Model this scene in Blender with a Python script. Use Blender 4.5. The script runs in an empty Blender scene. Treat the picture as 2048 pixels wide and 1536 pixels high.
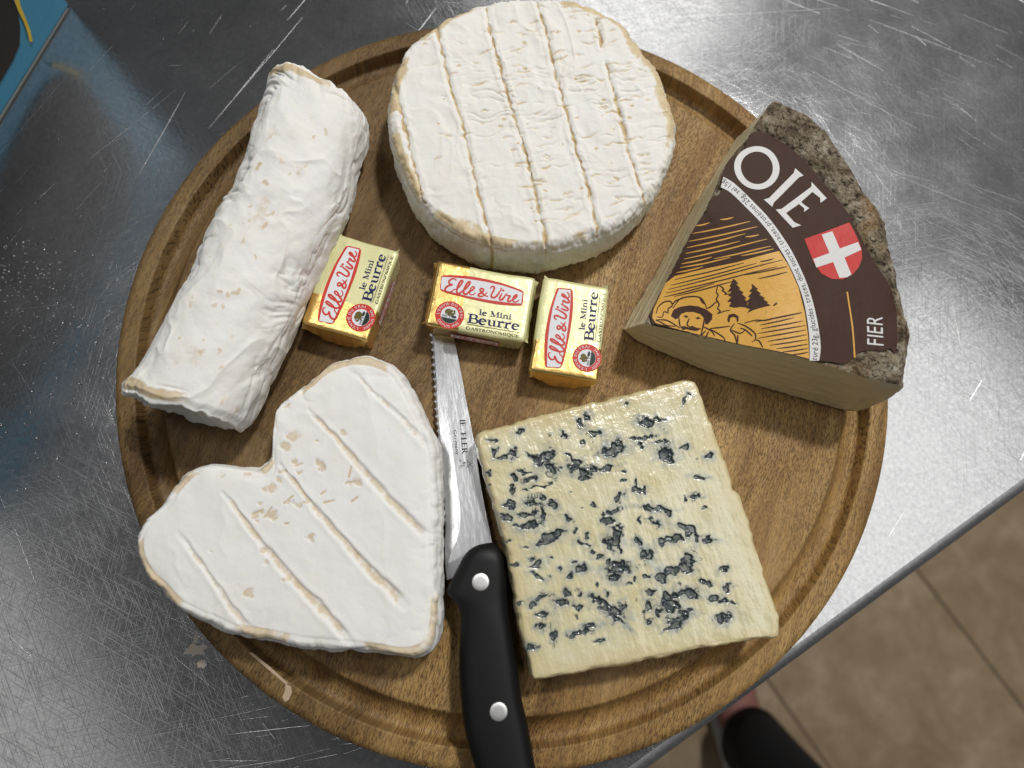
import bpy, bmesh, math, random
import numpy as np
from mathutils import Matrix, Vector

random.seed(7)
rng = np.random.default_rng(11)
SC = bpy.context.scene
COL = SC.collection
PI = math.pi

# ------------------------------------------------------------------ camera
F = 1350.0                       # focal length in photo pixels (2048 wide)
TA, TC = 0.2287, -0.0406         # tilt, from the board's rim and groove circles
ZB = 0.018                       # board top above the steel
CAMZ = 0.2683 + ZB
ca, sa = math.cos(TA), math.sin(TA)
cc, sc_ = math.cos(TC), math.sin(TC)
RM = np.array([[cc, 0, sc_], [0, 1, 0], [-sc_, 0, cc]]) @ np.array([[1, 0, 0], [0, ca, -sa], [0, sa, ca]])
BC = np.array([0.0103, 0.0774])  # board centre
BR = 0.16

cam_d = bpy.data.cameras.new('camera')
cam = bpy.data.objects.new('camera', cam_d)
COL.objects.link(cam)
m4 = Matrix.Identity(4)
for i in range(3):
    for j in range(3):
        m4[i][j] = float(RM[i, j])
m4[2][3] = CAMZ
cam.matrix_world = m4
cam_d.sensor_width = 36.0
cam_d.lens = F / 2048 * 36.0
cam_d.clip_start = 0.01
cam_d.clip_end = 50
cam_d.dof.use_dof = True
cam_d.dof.focus_distance = 0.262
cam_d.dof.aperture_fstop = 7.5
SC.camera = cam

# ------------------------------------------------------------------ world and lamps
wd = bpy.data.worlds.new('World')
SC.world = wd
wd.use_nodes = True
bg = wd.node_tree.nodes['Background']
bg.inputs[0].default_value = (0.95, 0.97, 1.0, 1)
bg.inputs[1].default_value = 0.055
AX = math.radians(36.4)          # room axes follow the table edge


def panel(name, x, y, sx, sy, watts, col):
    """a ceiling luminaire 1.75 m above the table, square to the room"""
    d = bpy.data.lights.new(name, 'AREA')
    d.shape = 'RECTANGLE'
    d.size, d.size_y = sx, sy
    d.energy = watts
    d.color = col
    o = bpy.data.objects.new(name, d)
    COL.objects.link(o)
    o.location = (x, y, 1.75)
    o.rotation_euler = (0, 0, AX)
    return o


panel('ceiling_spot', 0.60, 0.88, 0.18, 0.18, 29.0, (1.0, 0.98, 0.955))
panel('ceiling_spot.001', -0.52, 0.45, 0.28, 0.28, 4.0, (1.0, 0.98, 0.96))
panel('ceiling_light', 1.27, 0.03, 1.30, 1.15, 7.8, (1.0, 0.985, 0.96))
panel('ceiling_light.001', 0.42, 2.05, 0.72, 0.95, 4.5, (1.0, 0.98, 0.95))
panel('ceiling_light.002', -1.36, -0.50, 0.60, 1.40, 1.8, (1.0, 0.98, 0.95))

SC.view_settings.view_transform = 'Standard'
SC.view_settings.look = 'None'
SC.view_settings.exposure = 0.0
SC.view_settings.gamma = 1.0
SC.render.engine = 'CYCLES'
SC.cycles.use_denoising = True
SC.cycles.max_bounces = 8


# ------------------------------------------------------------------ pixel helpers
def ray(px, py):
    return RM @ np.array([(px - 1024) / F, -(py - 768) / F, -1.0])


def W(px, py, z):
    d = ray(px, py)
    t = (z - CAMZ) / d[2]
    return np.array([d[0] * t, d[1] * t])


def WP(pts, z):
    return np.array([W(p[0], p[1], z) for p in pts])


def crop(ox, oy, s):
    return lambda pts: [(ox + p[0] / s, oy + p[1] / s) + tuple(p[2:]) for p in pts]


cR = crop(720, 0, 2.743)        # round cheese
cH = crop(250, 690, 2.363)      # heart
cB = crop(900, 730, 2.293)      # blue
cL = crop(220, 110, 1.945)      # log
cM = crop(830, 500, 6.98)       # middle butter
cK = crop(880, 1060, 3.225)     # handle
cN = crop(850, 680, 5.12)       # blade
c3 = crop(1220, 170, 2.2266)    # wedge
c7 = crop(1380, 240, 4.518)
c8 = crop(1280, 500, 3.793)


# ------------------------------------------------------------------ numpy noise
def _h(ix, iy, iz, s):
    n = (ix.astype(np.uint32) * np.uint32(374761393) + iy.astype(np.uint32) * np.uint32(668265263)
         + iz.astype(np.uint32) * np.uint32(2246822519) + np.uint32(s * 3266489917 & 0xffffffff))
    n = (n ^ (n >> np.uint32(13))) * np.uint32(1274126177)
    n = n ^ (n >> np.uint32(16))
    return n.astype(np.float64) / 4294967295.0


def noise(x, y, z=None, s=1):
    x = np.asarray(x, float); y = np.asarray(y, float)
    z = np.zeros_like(x) if z is None else np.asarray(z, float) + np.zeros_like(x)
    ix, iy, iz = np.floor(x).astype(np.int64), np.floor(y).astype(np.int64), np.floor(z).astype(np.int64)
    fx, fy, fz = x - ix, y - iy, z - iz
    u, v, w = [t * t * t * (t * (t * 6 - 15) + 10) for t in (fx, fy, fz)]
    r = 0
    for a in (0, 1):
        for b in (0, 1):
            for c in (0, 1):
                r = r + _h(ix + a, iy + b, iz + c, s) * (u if a else 1 - u) * (v if b else 1 - v) * (w if c else 1 - w)
    return r * 2 - 1


def fbm(x, y, z=None, s=1, o=4):
    r, a, f = 0, 1.0, 1.0
    for k in range(o):
        r = r + a * noise(np.asarray(x) * f, np.asarray(y) * f, None if z is None else np.asarray(z) * f, s + k * 17)
        a *= .5; f *= 2.03
    return r / 1.9


def sstep(a, b, x):
    t = np.clip((x - a) / (b - a), 0, 1)
    return t * t * (3 - 2 * t)


def segdist(X, Y, pts):
    """distance to a polyline, and the parameter along it"""
    best = np.full(X.shape, 1e9); par = np.zeros(X.shape)
    n = len(pts) - 1
    for k in range(n):
        a, b = np.array(pts[k][:2]), np.array(pts[k + 1][:2])
        d = b - a
        t = np.clip(((X - a[0]) * d[0] + (Y - a[1]) * d[1]) / max(d @ d, 1e-12), 0, 1)
        q = np.hypot(X - a[0] - t * d[0], Y - a[1] - t * d[1])
        m = q < best
        best[m] = q[m]; par[m] = ((k + t) / n)[m]
    return best, par


def spline(pts, n, closed=True):
    """Catmull-Rom through pts, n points evenly spaced"""
    P = np.array(pts, float); m = len(P); out = []
    K = m if closed else m - 1
    for k in range(K):
        if closed:
            p0, p1, p2, p3 = P[(k - 1) % m], P[k], P[(k + 1) % m], P[(k + 2) % m]
        else:
            p0, p1, p2, p3 = P[max(k - 1, 0)], P[k], P[k + 1], P[min(k + 2, m - 1)]
        for t in np.linspace(0, 1, 24, endpoint=False):
            out.append(.5 * (2 * p1 + (p2 - p0) * t + (2 * p0 - 5 * p1 + 4 * p2 - p3) * t * t + (3 * p1 - p0 - 3 * p2 + p3) * t ** 3))
    out = np.array(out)
    out = np.vstack([out, out[:1] if closed else P[-1:]])
    return resample(out, n, closed)


def resample(out, n, closed):
    L = np.concatenate([[0], np.cumsum(np.linalg.norm(np.diff(out, axis=0), axis=1))])
    q = np.linspace(0, L[-1], n, endpoint=not closed)
    return np.stack([np.interp(q, L, out[:, k]) for k in range(out.shape[1])], 1)


# ------------------------------------------------------------------ scene helpers
def tag(o, label, cat, group=None, kind=None):
    if label: o['label'] = label
    if cat: o['category'] = cat
    if group: o['group'] = group
    if kind: o['kind'] = kind
    return o


def empty(name, loc, label, cat, group=None):
    o = bpy.data.objects.new(name, None)
    COL.objects.link(o)
    o.location = loc
    o.empty_display_size = .02
    bpy.context.view_layer.update()
    return tag(o, label, cat, group)


def link(name, me, mat, parent=None):
    o = bpy.data.objects.new(name, me)
    COL.objects.link(o)
    if mat: me.materials.append(mat)
    if parent:
        o.parent = parent
        o.matrix_parent_inverse = parent.matrix_world.inverted()
    return o


def npmesh(name, V, faces, smooth=True, attrs=None):
    """V (n,3); faces list of int arrays (each (k,3) or (k,4))"""
    me = bpy.data.meshes.new(name)
    V = np.asarray(V, np.float32)
    faces = [np.asarray(f, np.int32) for f in faces if len(f)]
    me.vertices.add(len(V)); me.vertices.foreach_set('co', V.ravel())
    li = np.concatenate([f.ravel() for f in faces])
    tot = np.concatenate([np.full(len(f), f.shape[1], np.int32) for f in faces])
    st = np.concatenate([[0], np.cumsum(tot)[:-1]]).astype(np.int32)
    me.loops.add(len(li)); me.loops.foreach_set('vertex_index', li)
    me.polygons.add(len(tot)); me.polygons.foreach_set('loop_start', st)
    try: me.polygons.foreach_set('loop_total', tot)
    except Exception: pass
    me.polygons.foreach_set('use_smooth', np.full(len(tot), smooth))
    for k, a in (attrs or {}).items():
        at = me.attributes.new(k, 'FLOAT', 'POINT')
        at.data.foreach_set('value', np.asarray(a, np.float32).ravel())
    me.update(calc_edges=True)
    me.validate()
    return me


def compact(V, faces, attrs=None):
    used = np.unique(np.concatenate([np.asarray(f).ravel() for f in faces if len(f)]))
    mp = np.full(len(V), -1); mp[used] = np.arange(len(used))
    return V[used], [mp[np.asarray(f)] for f in faces if len(f)], {k: np.asarray(a).ravel()[used] for k, a in (attrs or {}).items()}


def gridfaces(R, N, wrap=True, cols=None):
    j = np.arange(R - 1)[:, None]; i = np.arange(N if wrap else N - 1)[None, :] if cols is None else np.asarray(cols)[None, :]
    k = (i + 1) % N
    return np.stack([j * N + i, (j + 1) * N + i, (j + 1) * N + k, j * N + k], -1).reshape(-1, 4)


# ------------------------------------------------------------------ materials
class NT:
    def __init__(s, name):
        s.m = bpy.data.materials.new(name); s.m.use_nodes = True
        s.t = s.m.node_tree; s.N = s.t.nodes; s.L = s.t.links
        s.b = s.N['Principled BSDF']

    def n(s, ty, **kw):
        o = s.N.new('ShaderNode' + ty)
        for k, v in kw.items():
            if k in o.inputs.keys() if hasattr(o.inputs, 'keys') else False: s.set(o.inputs[k], v)
            else: setattr(o, k, v)
        return o

    def set(s, sock, v):
        if isinstance(v, bpy.types.NodeSocket): s.L.new(v, sock)
        elif isinstance(v, (tuple, list)) and len(v) == 3 and sock.type == 'RGBA': sock.default_value = (*v, 1)
        else: sock.default_value = v

    def P(s, **kw):
        for k, v in kw.items(): s.set(s.b.inputs[k.replace('_', ' ')], v)
        return s

    def coord(s, scale=(1, 1, 1), rot=(0, 0, 0), loc=(0, 0, 0), src='Object'):
        c = s.n('TexCoord'); mp = s.n('Mapping')
        s.L.new(c.outputs[src], mp.inputs['Vector'])
        mp.inputs['Scale'].default_value = scale; mp.inputs['Rotation'].default_value = rot; mp.inputs['Location'].default_value = loc
        return mp.outputs[0]

    def streak(s, sx, sy, deg, loc=(0, 0, 0)):
        """coordinates turned by deg, then stretched: long along the turned x axis"""
        v = s.coord(rot=(0, 0, -math.radians(deg)))
        mp = s.n('Mapping'); s.L.new(v, mp.inputs['Vector']); mp.inputs['Scale'].default_value = (sx, sy, sy); mp.inputs['Location'].default_value = loc
        return mp.outputs[0]

    def noise(s, vec, scale, detail=4, rough=.55, dist=0):
        o = s.n('TexNoise'); s.L.new(vec, o.inputs['Vector'])
        o.inputs['Scale'].default_value = scale; o.inputs['Detail'].default_value = detail
        o.inputs['Roughness'].default_value = rough; o.inputs['Distortion'].default_value = dist
        return o.outputs['Fac']

    def ramp(s, fac, stops, interp='LINEAR'):
        o = s.n('ValToRGB'); s.set(o.inputs[0], fac); cr = o.color_ramp; cr.interpolation = interp
        while len(cr.elements) < len(stops): cr.elements.new(.5)
        for e, (p, c) in zip(cr.elements, stops):
            e.position = p; e.color = (*c, 1) if isinstance(c, tuple) else (c, c, c, 1)
        return o.outputs[0]

    def mix(s, fac, a, b, mode='MIX'):
        o = s.n('MixRGB', blend_type=mode); s.set(o.inputs[0], fac); s.set(o.inputs[1], a); s.set(o.inputs[2], b)
        return o.outputs[0]

    def math(s, op, a, b=0.0, clamp=False):
        o = s.n('Math', operation=op, use_clamp=clamp); s.set(o.inputs[0], a); s.set(o.inputs[1], b)
        return o.outputs[0]

    def attr(s, name):
        o = s.n('Attribute'); o.attribute_name = name
        return o.outputs['Fac']

    def bump(s, h, strength=.3, dist=.001, normal=None):
        o = s.n('Bump'); s.set(o.inputs['Height'], h); o.inputs['Strength'].default_value = strength; o.inputs['Distance'].default_value = dist
        if normal: s.L.new(normal, o.inputs['Normal'])
        return o.outputs[0]


def plain(name, col, rough=.5, metal=0.0, **kw):
    m = NT(name); m.P(Base_Color=col, Roughness=rough, Metallic=metal, **kw)
    return m.m


DARK_FLANK = (-.04, .055)          # across the grain, metres from the board's middle


def mat_wood():
    m = NT('mango_wood')
    # grain leans right of the photo's vertical
    v = m.coord(rot=(0, 0, -math.radians(69)))
    # warp so the grain wanders
    wv = m.n('VectorMath', operation='MULTIPLY_ADD')
    w1 = m.n('TexNoise'); m.L.new(v, w1.inputs['Vector']); w1.inputs['Scale'].default_value = 9; w1.inputs['Detail'].default_value = 2
    m.L.new(w1.outputs['Color'], wv.inputs[0]); wv.inputs[1].default_value = (0.03, 0.03, 0.03); m.L.new(v, wv.inputs[2])
    vv = wv.outputs[0]

    def st(sx, sy, lx=0):
        mp = m.n('Mapping'); m.L.new(vv, mp.inputs['Vector']); mp.inputs['Scale'].default_value = (sx, sy, 0); mp.inputs['Location'].default_value = (lx, 0, 0)
        return mp.outputs[0]
    bands = m.noise(st(4, 44), 1.0, 6, .62, .6)
    fine = m.noise(st(40, 420), 1.0, 3, .6)
    broad = m.noise(st(5, 9, 3), 1.0, 3, .5)
    col = m.ramp(bands, [(.26, (.16, .080, .024)), (.42, (.33, .190, .062)), (.55, (.49, .305, .108)), (.70, (.66, .445, .175))])
    col = m.mix(m.ramp(broad, [(.42, 0.0), (.72, .6)]), col, (.25, .140, .050))
    col = m.mix(m.ramp(fine, [(.3, .45), (.6, 0.0)]), col, (.13, .07, .026))
    pores = m.noise(st(300, 1800, 7), 1.0, 2, .55)
    pores2 = m.noise(st(480, 2900, 11), 1.0, 2, .5)
    pm = m.math('MAXIMUM', m.ramp(pores, [(.53, 0.0), (.64, .72)]), m.ramp(pores2, [(.55, 0.0), (.63, .75)]))
    gate = m.ramp(m.noise(st(12, 40, 5), 1.0, 2), [(.35, .4), (.6, 1.0)])
    pm = m.math('MULTIPLY', pm, gate)
    col = m.mix(pm, col, (.055, .028, .010))
    # darker, greyer flank: wood tone and soft shade, both put into the colour
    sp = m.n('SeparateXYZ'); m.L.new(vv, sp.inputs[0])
    flank_pos = m.math('ADD', sp.outputs[1], m.math('MULTIPLY', m.math('SUBTRACT', m.noise(st(4, 26, 17), 1.0, 4, .6), .5), .16))
    flank_map = m.n('MapRange'); m.L.new(flank_pos, flank_map.inputs[0]); flank_map.inputs[1].default_value = DARK_FLANK[0]; flank_map.inputs[2].default_value = DARK_FLANK[1]
    col = m.mix(m.math('MULTIPLY', flank_map.outputs[0], .9), col, m.mix(1.0, col, (.46, .455, .49), 'MULTIPLY'))
    # worn, washed-out grey film
    wear = m.noise(m.coord(), 45, 4, .6)
    col = m.mix(m.ramp(wear, [(.56, 0.0), (.78, .22)]), col, (.42, .32, .20))
    # rougher on the darker bands
    m.P(Base_Color=col, Roughness=m.ramp(bands, [(.3, .62), (.7, .48)]), Specular_IOR_Level=.35)
    h = m.math('SUBTRACT', m.math('MULTIPLY', fine, .25), pm)
    m.P(Normal=m.bump(h, .5, .0005))
    return m.m


def mat_steel(name='brushed_steel', rough=(.12, .19), haze=(.15, .42), mottle=1.0, dirs=((10, 40, 1500), (82, 50, 1700), (152, 40, 1500), (118, 45, 1900), (40, 40, 1800))):
    m = NT(name)
    v = m.coord()
    big = m.noise(v, 7, 4, .6)
    smear = m.noise(v, 30, 5, .65)
    hs = None
    for k, (ang, sx, sy) in enumerate(dirs):
        s_ = m.noise(m.streak(sx, sy, ang, (k, k * 2, 0)), 1.0, 2, .5, .3)
        t_ = m.ramp(s_, [(.58, 0.0), (.70, 1.0)])
        hs = t_ if hs is None else m.math('ADD', hs, t_)
    mot = m.noise(v, 520, 3, .7)
    r = m.math('ADD', m.ramp(big, [(.3, rough[0]), (.7, rough[1])]), m.math('MULTIPLY', m.math('SUBTRACT', smear, .5), .14))
    r = m.math('ADD', r, m.math('MULTIPLY', hs, .03))
    col = m.mix(m.ramp(mot, [(.3, .5 - .5 * mottle), (.7, .5 + .5 * mottle)]), (.38, .385, .395), (.53, .535, .545))
    col = m.mix(m.math('MULTIPLY', hs, .16, True), col, (.36, .365, .37))
    h = m.math('ADD', m.math('MULTIPLY', hs, .6), m.math('MULTIPLY', mot, .5 * mottle))
    nb = m.bump(h, .10, .00025)
    m.P(Base_Color=col, Metallic=1.0, Roughness=r, Normal=nb)
    b2 = m.n('BsdfPrincipled')                    # the wide haze of thousands of hairline scratches
    m.set(b2.inputs['Base Color'], col); b2.inputs['Metallic'].default_value = 1.0; b2.inputs['Roughness'].default_value = haze[1]
    m.L.new(nb, b2.inputs['Normal'])
    mx = m.n('MixShader'); m.set(mx.inputs[0], m.ramp(smear, [(.35, haze[0] * .8), (.65, haze[0] * 1.2)]))
    m.L.new(m.b.outputs[0], mx.inputs[1]); m.L.new(b2.outputs[0], mx.inputs[2]); m.L.new(mx.outputs[0], m.N['Material Output'].inputs['Surface'])
    return m.m


def mat_rind(name, white=(.86, .845, .80), tan=(.70, .575, .34), deep=(.57, .43, .24), wr=1.0):
    m = NT(name)
    v = m.coord()
    t = m.attr('tan')
    n1 = m.noise(v, 900, 4, .6)
    n0 = m.noise(v, 300, 5, .65, .5)
    tt = m.math('ADD', t, m.math('ADD', m.math('MULTIPLY', m.math('SUBTRACT', n1, .5), .45), m.math('MULTIPLY', m.math('SUBTRACT', n0, .5), .65)))
    f = m.math('MULTIPLY', m.ramp(tt, [(.25, 0.0), (.55, .72), (.95, 1.0)]), m.ramp(t, [(.02, 0.0), (.15, 1.0)]))
    tint = m.noise(v, 60, 3)
    w = m.mix(m.ramp(tint, [(.35, 0.0), (.75, .5)]), white, tuple(c * k for c, k in zip(white, (.97, .945, .86))))
    tc = m.mix(m.ramp(m.noise(v, 220, 3), [(.35, 0.0), (.7, 1.0)]), tan, deep)
    g = m.math('MAXIMUM', m.ramp(t, [(.95, 0.0), (1.6, .9)]), 0.0)
    col = m.mix(f, w, m.mix(g, tc, deep))
    m.P(Base_Color=col, Roughness=m.ramp(f, [(0.0, .74), (1.0, .46)]), Specular_IOR_Level=.35,
        Subsurface_Weight=.18, Subsurface_Radius=(.9, .6, .3), Subsurface_Scale=.0025)
    h = m.math('ADD', m.math('MULTIPLY', m.noise(v, 420, 5, .6), .7), m.math('MULTIPLY', n1, .35))
    m.P(Normal=m.bump(h, .32 * wr, .0006))
    return m.m


def mat_blue():
    m = NT('blue_cheese_paste')
    v = m.coord()
    t = m.attr('vein'); hl = m.attr('halo'); ed = m.attr('edge')
    n1 = m.noise(v, 700, 4, .6)
    base = m.mix(m.ramp(m.noise(v, 70, 4), [(.35, 0.0), (.7, 1.0)]), (.76, .715, .49), (.68, .605, .35))
    base = m.mix(m.ramp(ed, [(0.1, 0.0), (1.0, .75)]), base, (.66, .54, .28))
    base = m.mix(m.math('MULTIPLY', hl, .70, True), base, (.34, .385, .37))
    inner = m.mix(m.ramp(n1, [(.40, 0.0), (.62, 1.0)]), (.020, .030, .036), (.062, .080, .086))
    inner = m.mix(m.math('MULTIPLY', m.attr('floor'), 1.0, True), inner, m.mix(m.ramp(n1, [(.35, 0.0), (.65, 1.0)]), (.085, .10, .092), (.19, .21, .18)))
    f = m.ramp(m.math('ADD', t, m.math('MULTIPLY', m.math('SUBTRACT', n1, .5), .5)), [(.16, 0.0), (.46, .55), (.85, 1.0)])
    col = m.mix(f, base, inner)
    m.P(Base_Color=col, Roughness=m.ramp(m.noise(v, 300, 3), [(.3, .14), (.7, .34)]), Specular_IOR_Level=.5,
        Subsurface_Weight=.2, Subsurface_Radius=(.9, .65, .3), Subsurface_Scale=.003,
        Coat_Weight=.8, Coat_Roughness=.06)
    st = m.noise(m.streak(160, 900, -72), 1.0, 3, .6)
    h = m.math('ADD', m.math('MULTIPLY', st, .5), m.math('MULTIPLY', m.noise(v, 330, 4, .6), .8))
    m.P(Normal=m.bump(h, .42, .0008))
    return m.m


def mat_tomme_rind():
    m = NT('tomme_rind')
    v = m.coord()
    a = m.noise(v, 130, 6, .7, .4); b = m.noise(v, 480, 5, .7); c = m.noise(v, 45, 4, .6)
    col = m.ramp(a, [(.30, (.022, .014, .008)), (.43, (.14, .105, .068)), (.55, (.29, .24, .17)), (.72, (.54, .49, .40))])
    col = m.mix(m.ramp(b, [(.50, 0.0), (.62, .95)]), col, (.030, .019, .010))
    col = m.mix(m.ramp(c, [(.55, 0.0), (.7, .55)]), col, (.34, .19, .06))
    m.P(Base_Color=col, Roughness=.85, Specular_IOR_Level=.25)
    m.P(Normal=m.bump(m.math('ADD', a, m.math('MULTIPLY', b, .7)), 1.0, .0018))
    return m.m


def mat_paste():
    m = NT('pale_paste')
    v = m.coord()
    st = m.noise(m.coord(scale=(60, 60, 420)), 1.0, 4, .6, .4)
    e = m.attr('edge')
    n1 = m.noise(v, 500, 4, .6)
    base = m.mix(m.ramp(st, [(.35, 0.0), (.7, 1.0)]), (.82, .76, .52), (.85, .79, .56))
    ee = m.ramp(m.math('ADD', e, m.math('MULTIPLY', m.math('SUBTRACT', n1, .5), .8)), [(.45, 0.0), (.75, 1.0)])
    col = m.mix(ee, base, (.16, .10, .045))
    m.P(Base_Color=col, Roughness=.34, Subsurface_Weight=.2, Subsurface_Radius=(.9, .7, .35), Subsurface_Scale=.003)
    m.P(Normal=m.bump(m.math('ADD', m.math('MULTIPLY', st, .7), m.math('MULTIPLY', n1, .3)), .14, .0008))
    return m.m


def mat_print(name, col, rough=.42, bump=.12):
    m = NT(name)
    v = m.coord()
    n1 = m.noise(v, 1400, 2)
    m.P(Base_Color=m.mix(m.ramp(n1, [(.3, 0.0), (.7, .22)]), col, tuple(c * .8 for c in col)), Roughness=rough, Specular_IOR_Level=.22)
    m.P(Normal=m.bump(m.noise(v, 260, 4, .6), bump, .0008))
    return m.m


def mat_wrapper():
    m = NT('butter_wrapper')
    c = m.n('TexCoord'); sx = m.n('SeparateXYZ'); m.L.new(c.outputs['Object'], sx.inputs[0])
    f = m.math('GREATER_THAN', sx.outputs[0], -.0066)
    v = m.coord()
    n = m.noise(v, 130, 4, .6, .5)
    cream = m.mix(m.ramp(n, [(.35, 0.0), (.7, 1.0)]), (.78, .755, .42), (.70, .68, .34))
    col = m.mix(f, (.86, .59, .205), cream)
    m.P(Base_Color=col, Metallic=m.ramp(f, [(0, .92), (1, .15)]), Roughness=m.ramp(f, [(0, .31), (1, .36)]))
    h = m.math('ADD', m.noise(v, 150, 3, .5, 1.2), m.math('MULTIPLY', m.noise(v, 420, 2), .10))
    m.P(Normal=m.bump(h, .20, .0012))
    return m.m


def mat_tile():
    m = NT('floor_tile_ceramic')
    v = m.coord(src='Generated', scale=(1, 1, 1))
    o = m.n('ObjectInfo')
    mp = m.n('VectorMath', operation='ADD'); m.L.new(m.coord(), mp.inputs[0]); m.L.new(o.outputs['Location'], mp.inputs[1])
    a = m.noise(mp.outputs[0], 11, 5, .6, .6); b = m.noise(mp.outputs[0], 34, 4, .6)
    col = m.ramp(a, [(.3, (.27, .19, .11)), (.5, (.37, .275, .17)), (.7, (.47, .37, .25))])
    col = m.mix(m.ramp(b, [(.4, 0.0), (.7, .45)]), col, (.24, .15, .08))
    m.P(Base_Color=col, Roughness=.38, Normal=m.bump(a, .1, .002))
    return m.m


M = dict(
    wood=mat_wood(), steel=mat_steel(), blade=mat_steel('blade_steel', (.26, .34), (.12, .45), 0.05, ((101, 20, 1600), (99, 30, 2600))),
    edge_steel=mat_steel('edge_steel', (.30, .40), (.75, .55)),
    scratch=plain('scratch_steel', (.74, .74, .74), .30, 1.0),
    rind=mat_rind('white_bloomy_rind'), rind_heart=mat_rind('chalk_white_rind', (.87, .865, .845), (.70, .58, .38), (.62, .48, .30), .6),
    rind_log=mat_rind('soft_white_rind', (.88, .87, .84), (.70, .57, .36), (.58, .45, .28), .9),
    blue=mat_blue(), tomme=mat_tomme_rind(), paste=mat_paste(), wrapper=mat_wrapper(), tile=mat_tile(),
    black=plain('handle_black', (.006, .006, .0065), .5, Specular_IOR_Level=.3), rivet=plain('rivet_alloy', (.78, .78, .78), .42, .9),
    red=mat_print('print_red', (.62, .045, .03)), white=mat_print('print_white', (.78, .79, .82)), navy=mat_print('print_navy', (.008, .012, .10)),
    ink=mat_print('print_black', (.014, .013, .014)), olive=mat_print('print_olive', (.13, .10, .015)), dgreen=mat_print('print_green', (.012, .03, .02)),
    brown=mat_print('label_brown', (.050, .020, .011), .6, .3), yellow=mat_print('label_yellow', (.70, .38, .062), .42, .3), lred=mat_print('label_red', (.56, .035, .028), .42, .2),
    lwhite=mat_print('label_white', (.70, .69, .68), .45, .2), gold_line=mat_print('label_gold', (.68, .36, .06)),
    carton=mat_print('carton_blue', (.06, .27, .43), .36, .3), carton_dark=mat_print('carton_print_brown', (.020, .014, .010), .4), carton_yellow=mat_print('carton_print_yellow', (.72, .50, .045), .4),
    board_edge=plain('raw_card', (.17, .18, .17), .8),
    grout=plain('grout', (.23, .17, .11), .9), trouser=plain('trouser_black', (.006, .006, .007), .9), shoe=plain('shoe_pink', (.30, .13, .11), .7), sole=plain('sole_white', (.62, .62, .60), .6),
    sock=plain('sock_grey', (.4, .4, .4), .9),
    filler=plain('wood_filler', (.50, .37, .25), .7), patch=plain('wood_patch', (.17, .075, .030), .55),
    residue=plain('dried_residue', (.46, .41, .35), .5),
)
mw = NT('water'); mw.P(Base_Color=(1, 1, 1), Roughness=.02, IOR=1.33, Transmission_Weight=1.0); M['water'] = mw.m

# ------------------------------------------------------------------ floor (a storey of the picture seen past the table)
ZF = -0.90
e1, e2 = W(1350, 1507, 0), W(2048, 992, 0)
ex = (e2 - e1) / np.linalg.norm(e2 - e1); ey = np.array([-ex[1], ex[0]])      # along the table edge, into the table
EXA = math.atan2(ex[1], ex[0])

g1, g2 = W(1846, 1156, ZF), W(2048, 1419, ZF)
gu = (g2 - g1) / np.linalg.norm(g2 - g1); gn = np.array([-gu[1], gu[0]])
floor = link('floor', npmesh('floor', [[-2.2, -2.2, ZF - .004], [2.2, -2.2, ZF - .004], [2.2, 2.2, ZF - .004], [-2.2, 2.2, ZF - .004]], [[[0, 1, 2, 3]]], False), M['grout'])
tag(floor, None, None, kind='structure')
TS = 0.33


def tile_mesh():
    bm = bmesh.new()
    h = TS / 2 - .002; hx = TS - .002
    vs = [bm.verts.new((x, y, z)) for z in (-.003, 0) for x, y in ((-hx, -h), (hx, -h), (hx, h), (-hx, h))]
    for f in ((4, 5, 6, 7), (0, 1, 5, 4), (1, 2, 6, 5), (2, 3, 7, 6), (3, 0, 4, 7)): bm.faces.new([vs[i] for i in f])
    bmesh.ops.bevel(bm, geom=[e for e in bm.edges if all(v.co.z > -.001 for v in e.verts)], offset=.0015, segments=1, affect='EDGES')
    me = bpy.data.meshes.new('tile'); bm.to_mesh(me); bm.free()
    me.materials.append(M['tile'])
    return me


tm = tile_mesh()
ang = math.atan2(gu[1], gu[0])
for r in range(-3, 3):
    for c in range(-2, 3):
        p = g1 + gn * (TS * (r + .5)) + gu * (TS * (2 * c + .22 + (.35 if r % 2 else .0)))
        if p[0] < -.2 or p[1] > .5: continue
        o = bpy.data.objects.new('tile', tm); COL.objects.link(o)
        o.location = (p[0], p[1], ZF); o.rotation_euler = (0, 0, ang); o.parent = floor

# ------------------------------------------------------------------ steel table
tb = empty('steel_table', (float(e1[0]), float(e1[1]), 0.0), 'scratched stainless steel table under the round wooden board', 'table')


def table_pt(a, b, z):
    q = e1 + ex * a + ey * b
    return (q[0], q[1], z)


prof = [(1.05, 0.0)]
R_ = .0058
for k in range(9):
    t = k / 8 * PI / 2
    prof.append((R_ - R_ * math.sin(t), -R_ + R_ * math.cos(t)))
prof += [(0.0, -.038), (.004, -.042), (.020, -.042), (.020, -.040), (.0045, -.038), (.0045, -.008)]
A0, A1 = -.85, .75


def table_strip(name, pf_, closed, mat):
    V = np.array([table_pt(a, b, z) for a in (A0, A1) for b, z in pf_]); n_ = len(pf_)
    fs = [[i, i + n_, (i + 1) % n_ + n_, (i + 1) % n_] for i in range(n_ if closed else n_ - 1)]
    me = npmesh(name, V, [fs], not closed)
    return link(name, me, mat, tb)


table_top = table_strip('table_top', [(1.05, 0.0), (R_, 0.0), (R_, -.0012), (1.05, -.0012)], True, M['steel'])
table_strip('rolled_edge', prof[1:], False, M['edge_steel'])

# fine V-shaped scratches cut across the sheet
SV, SF = [], []


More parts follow.
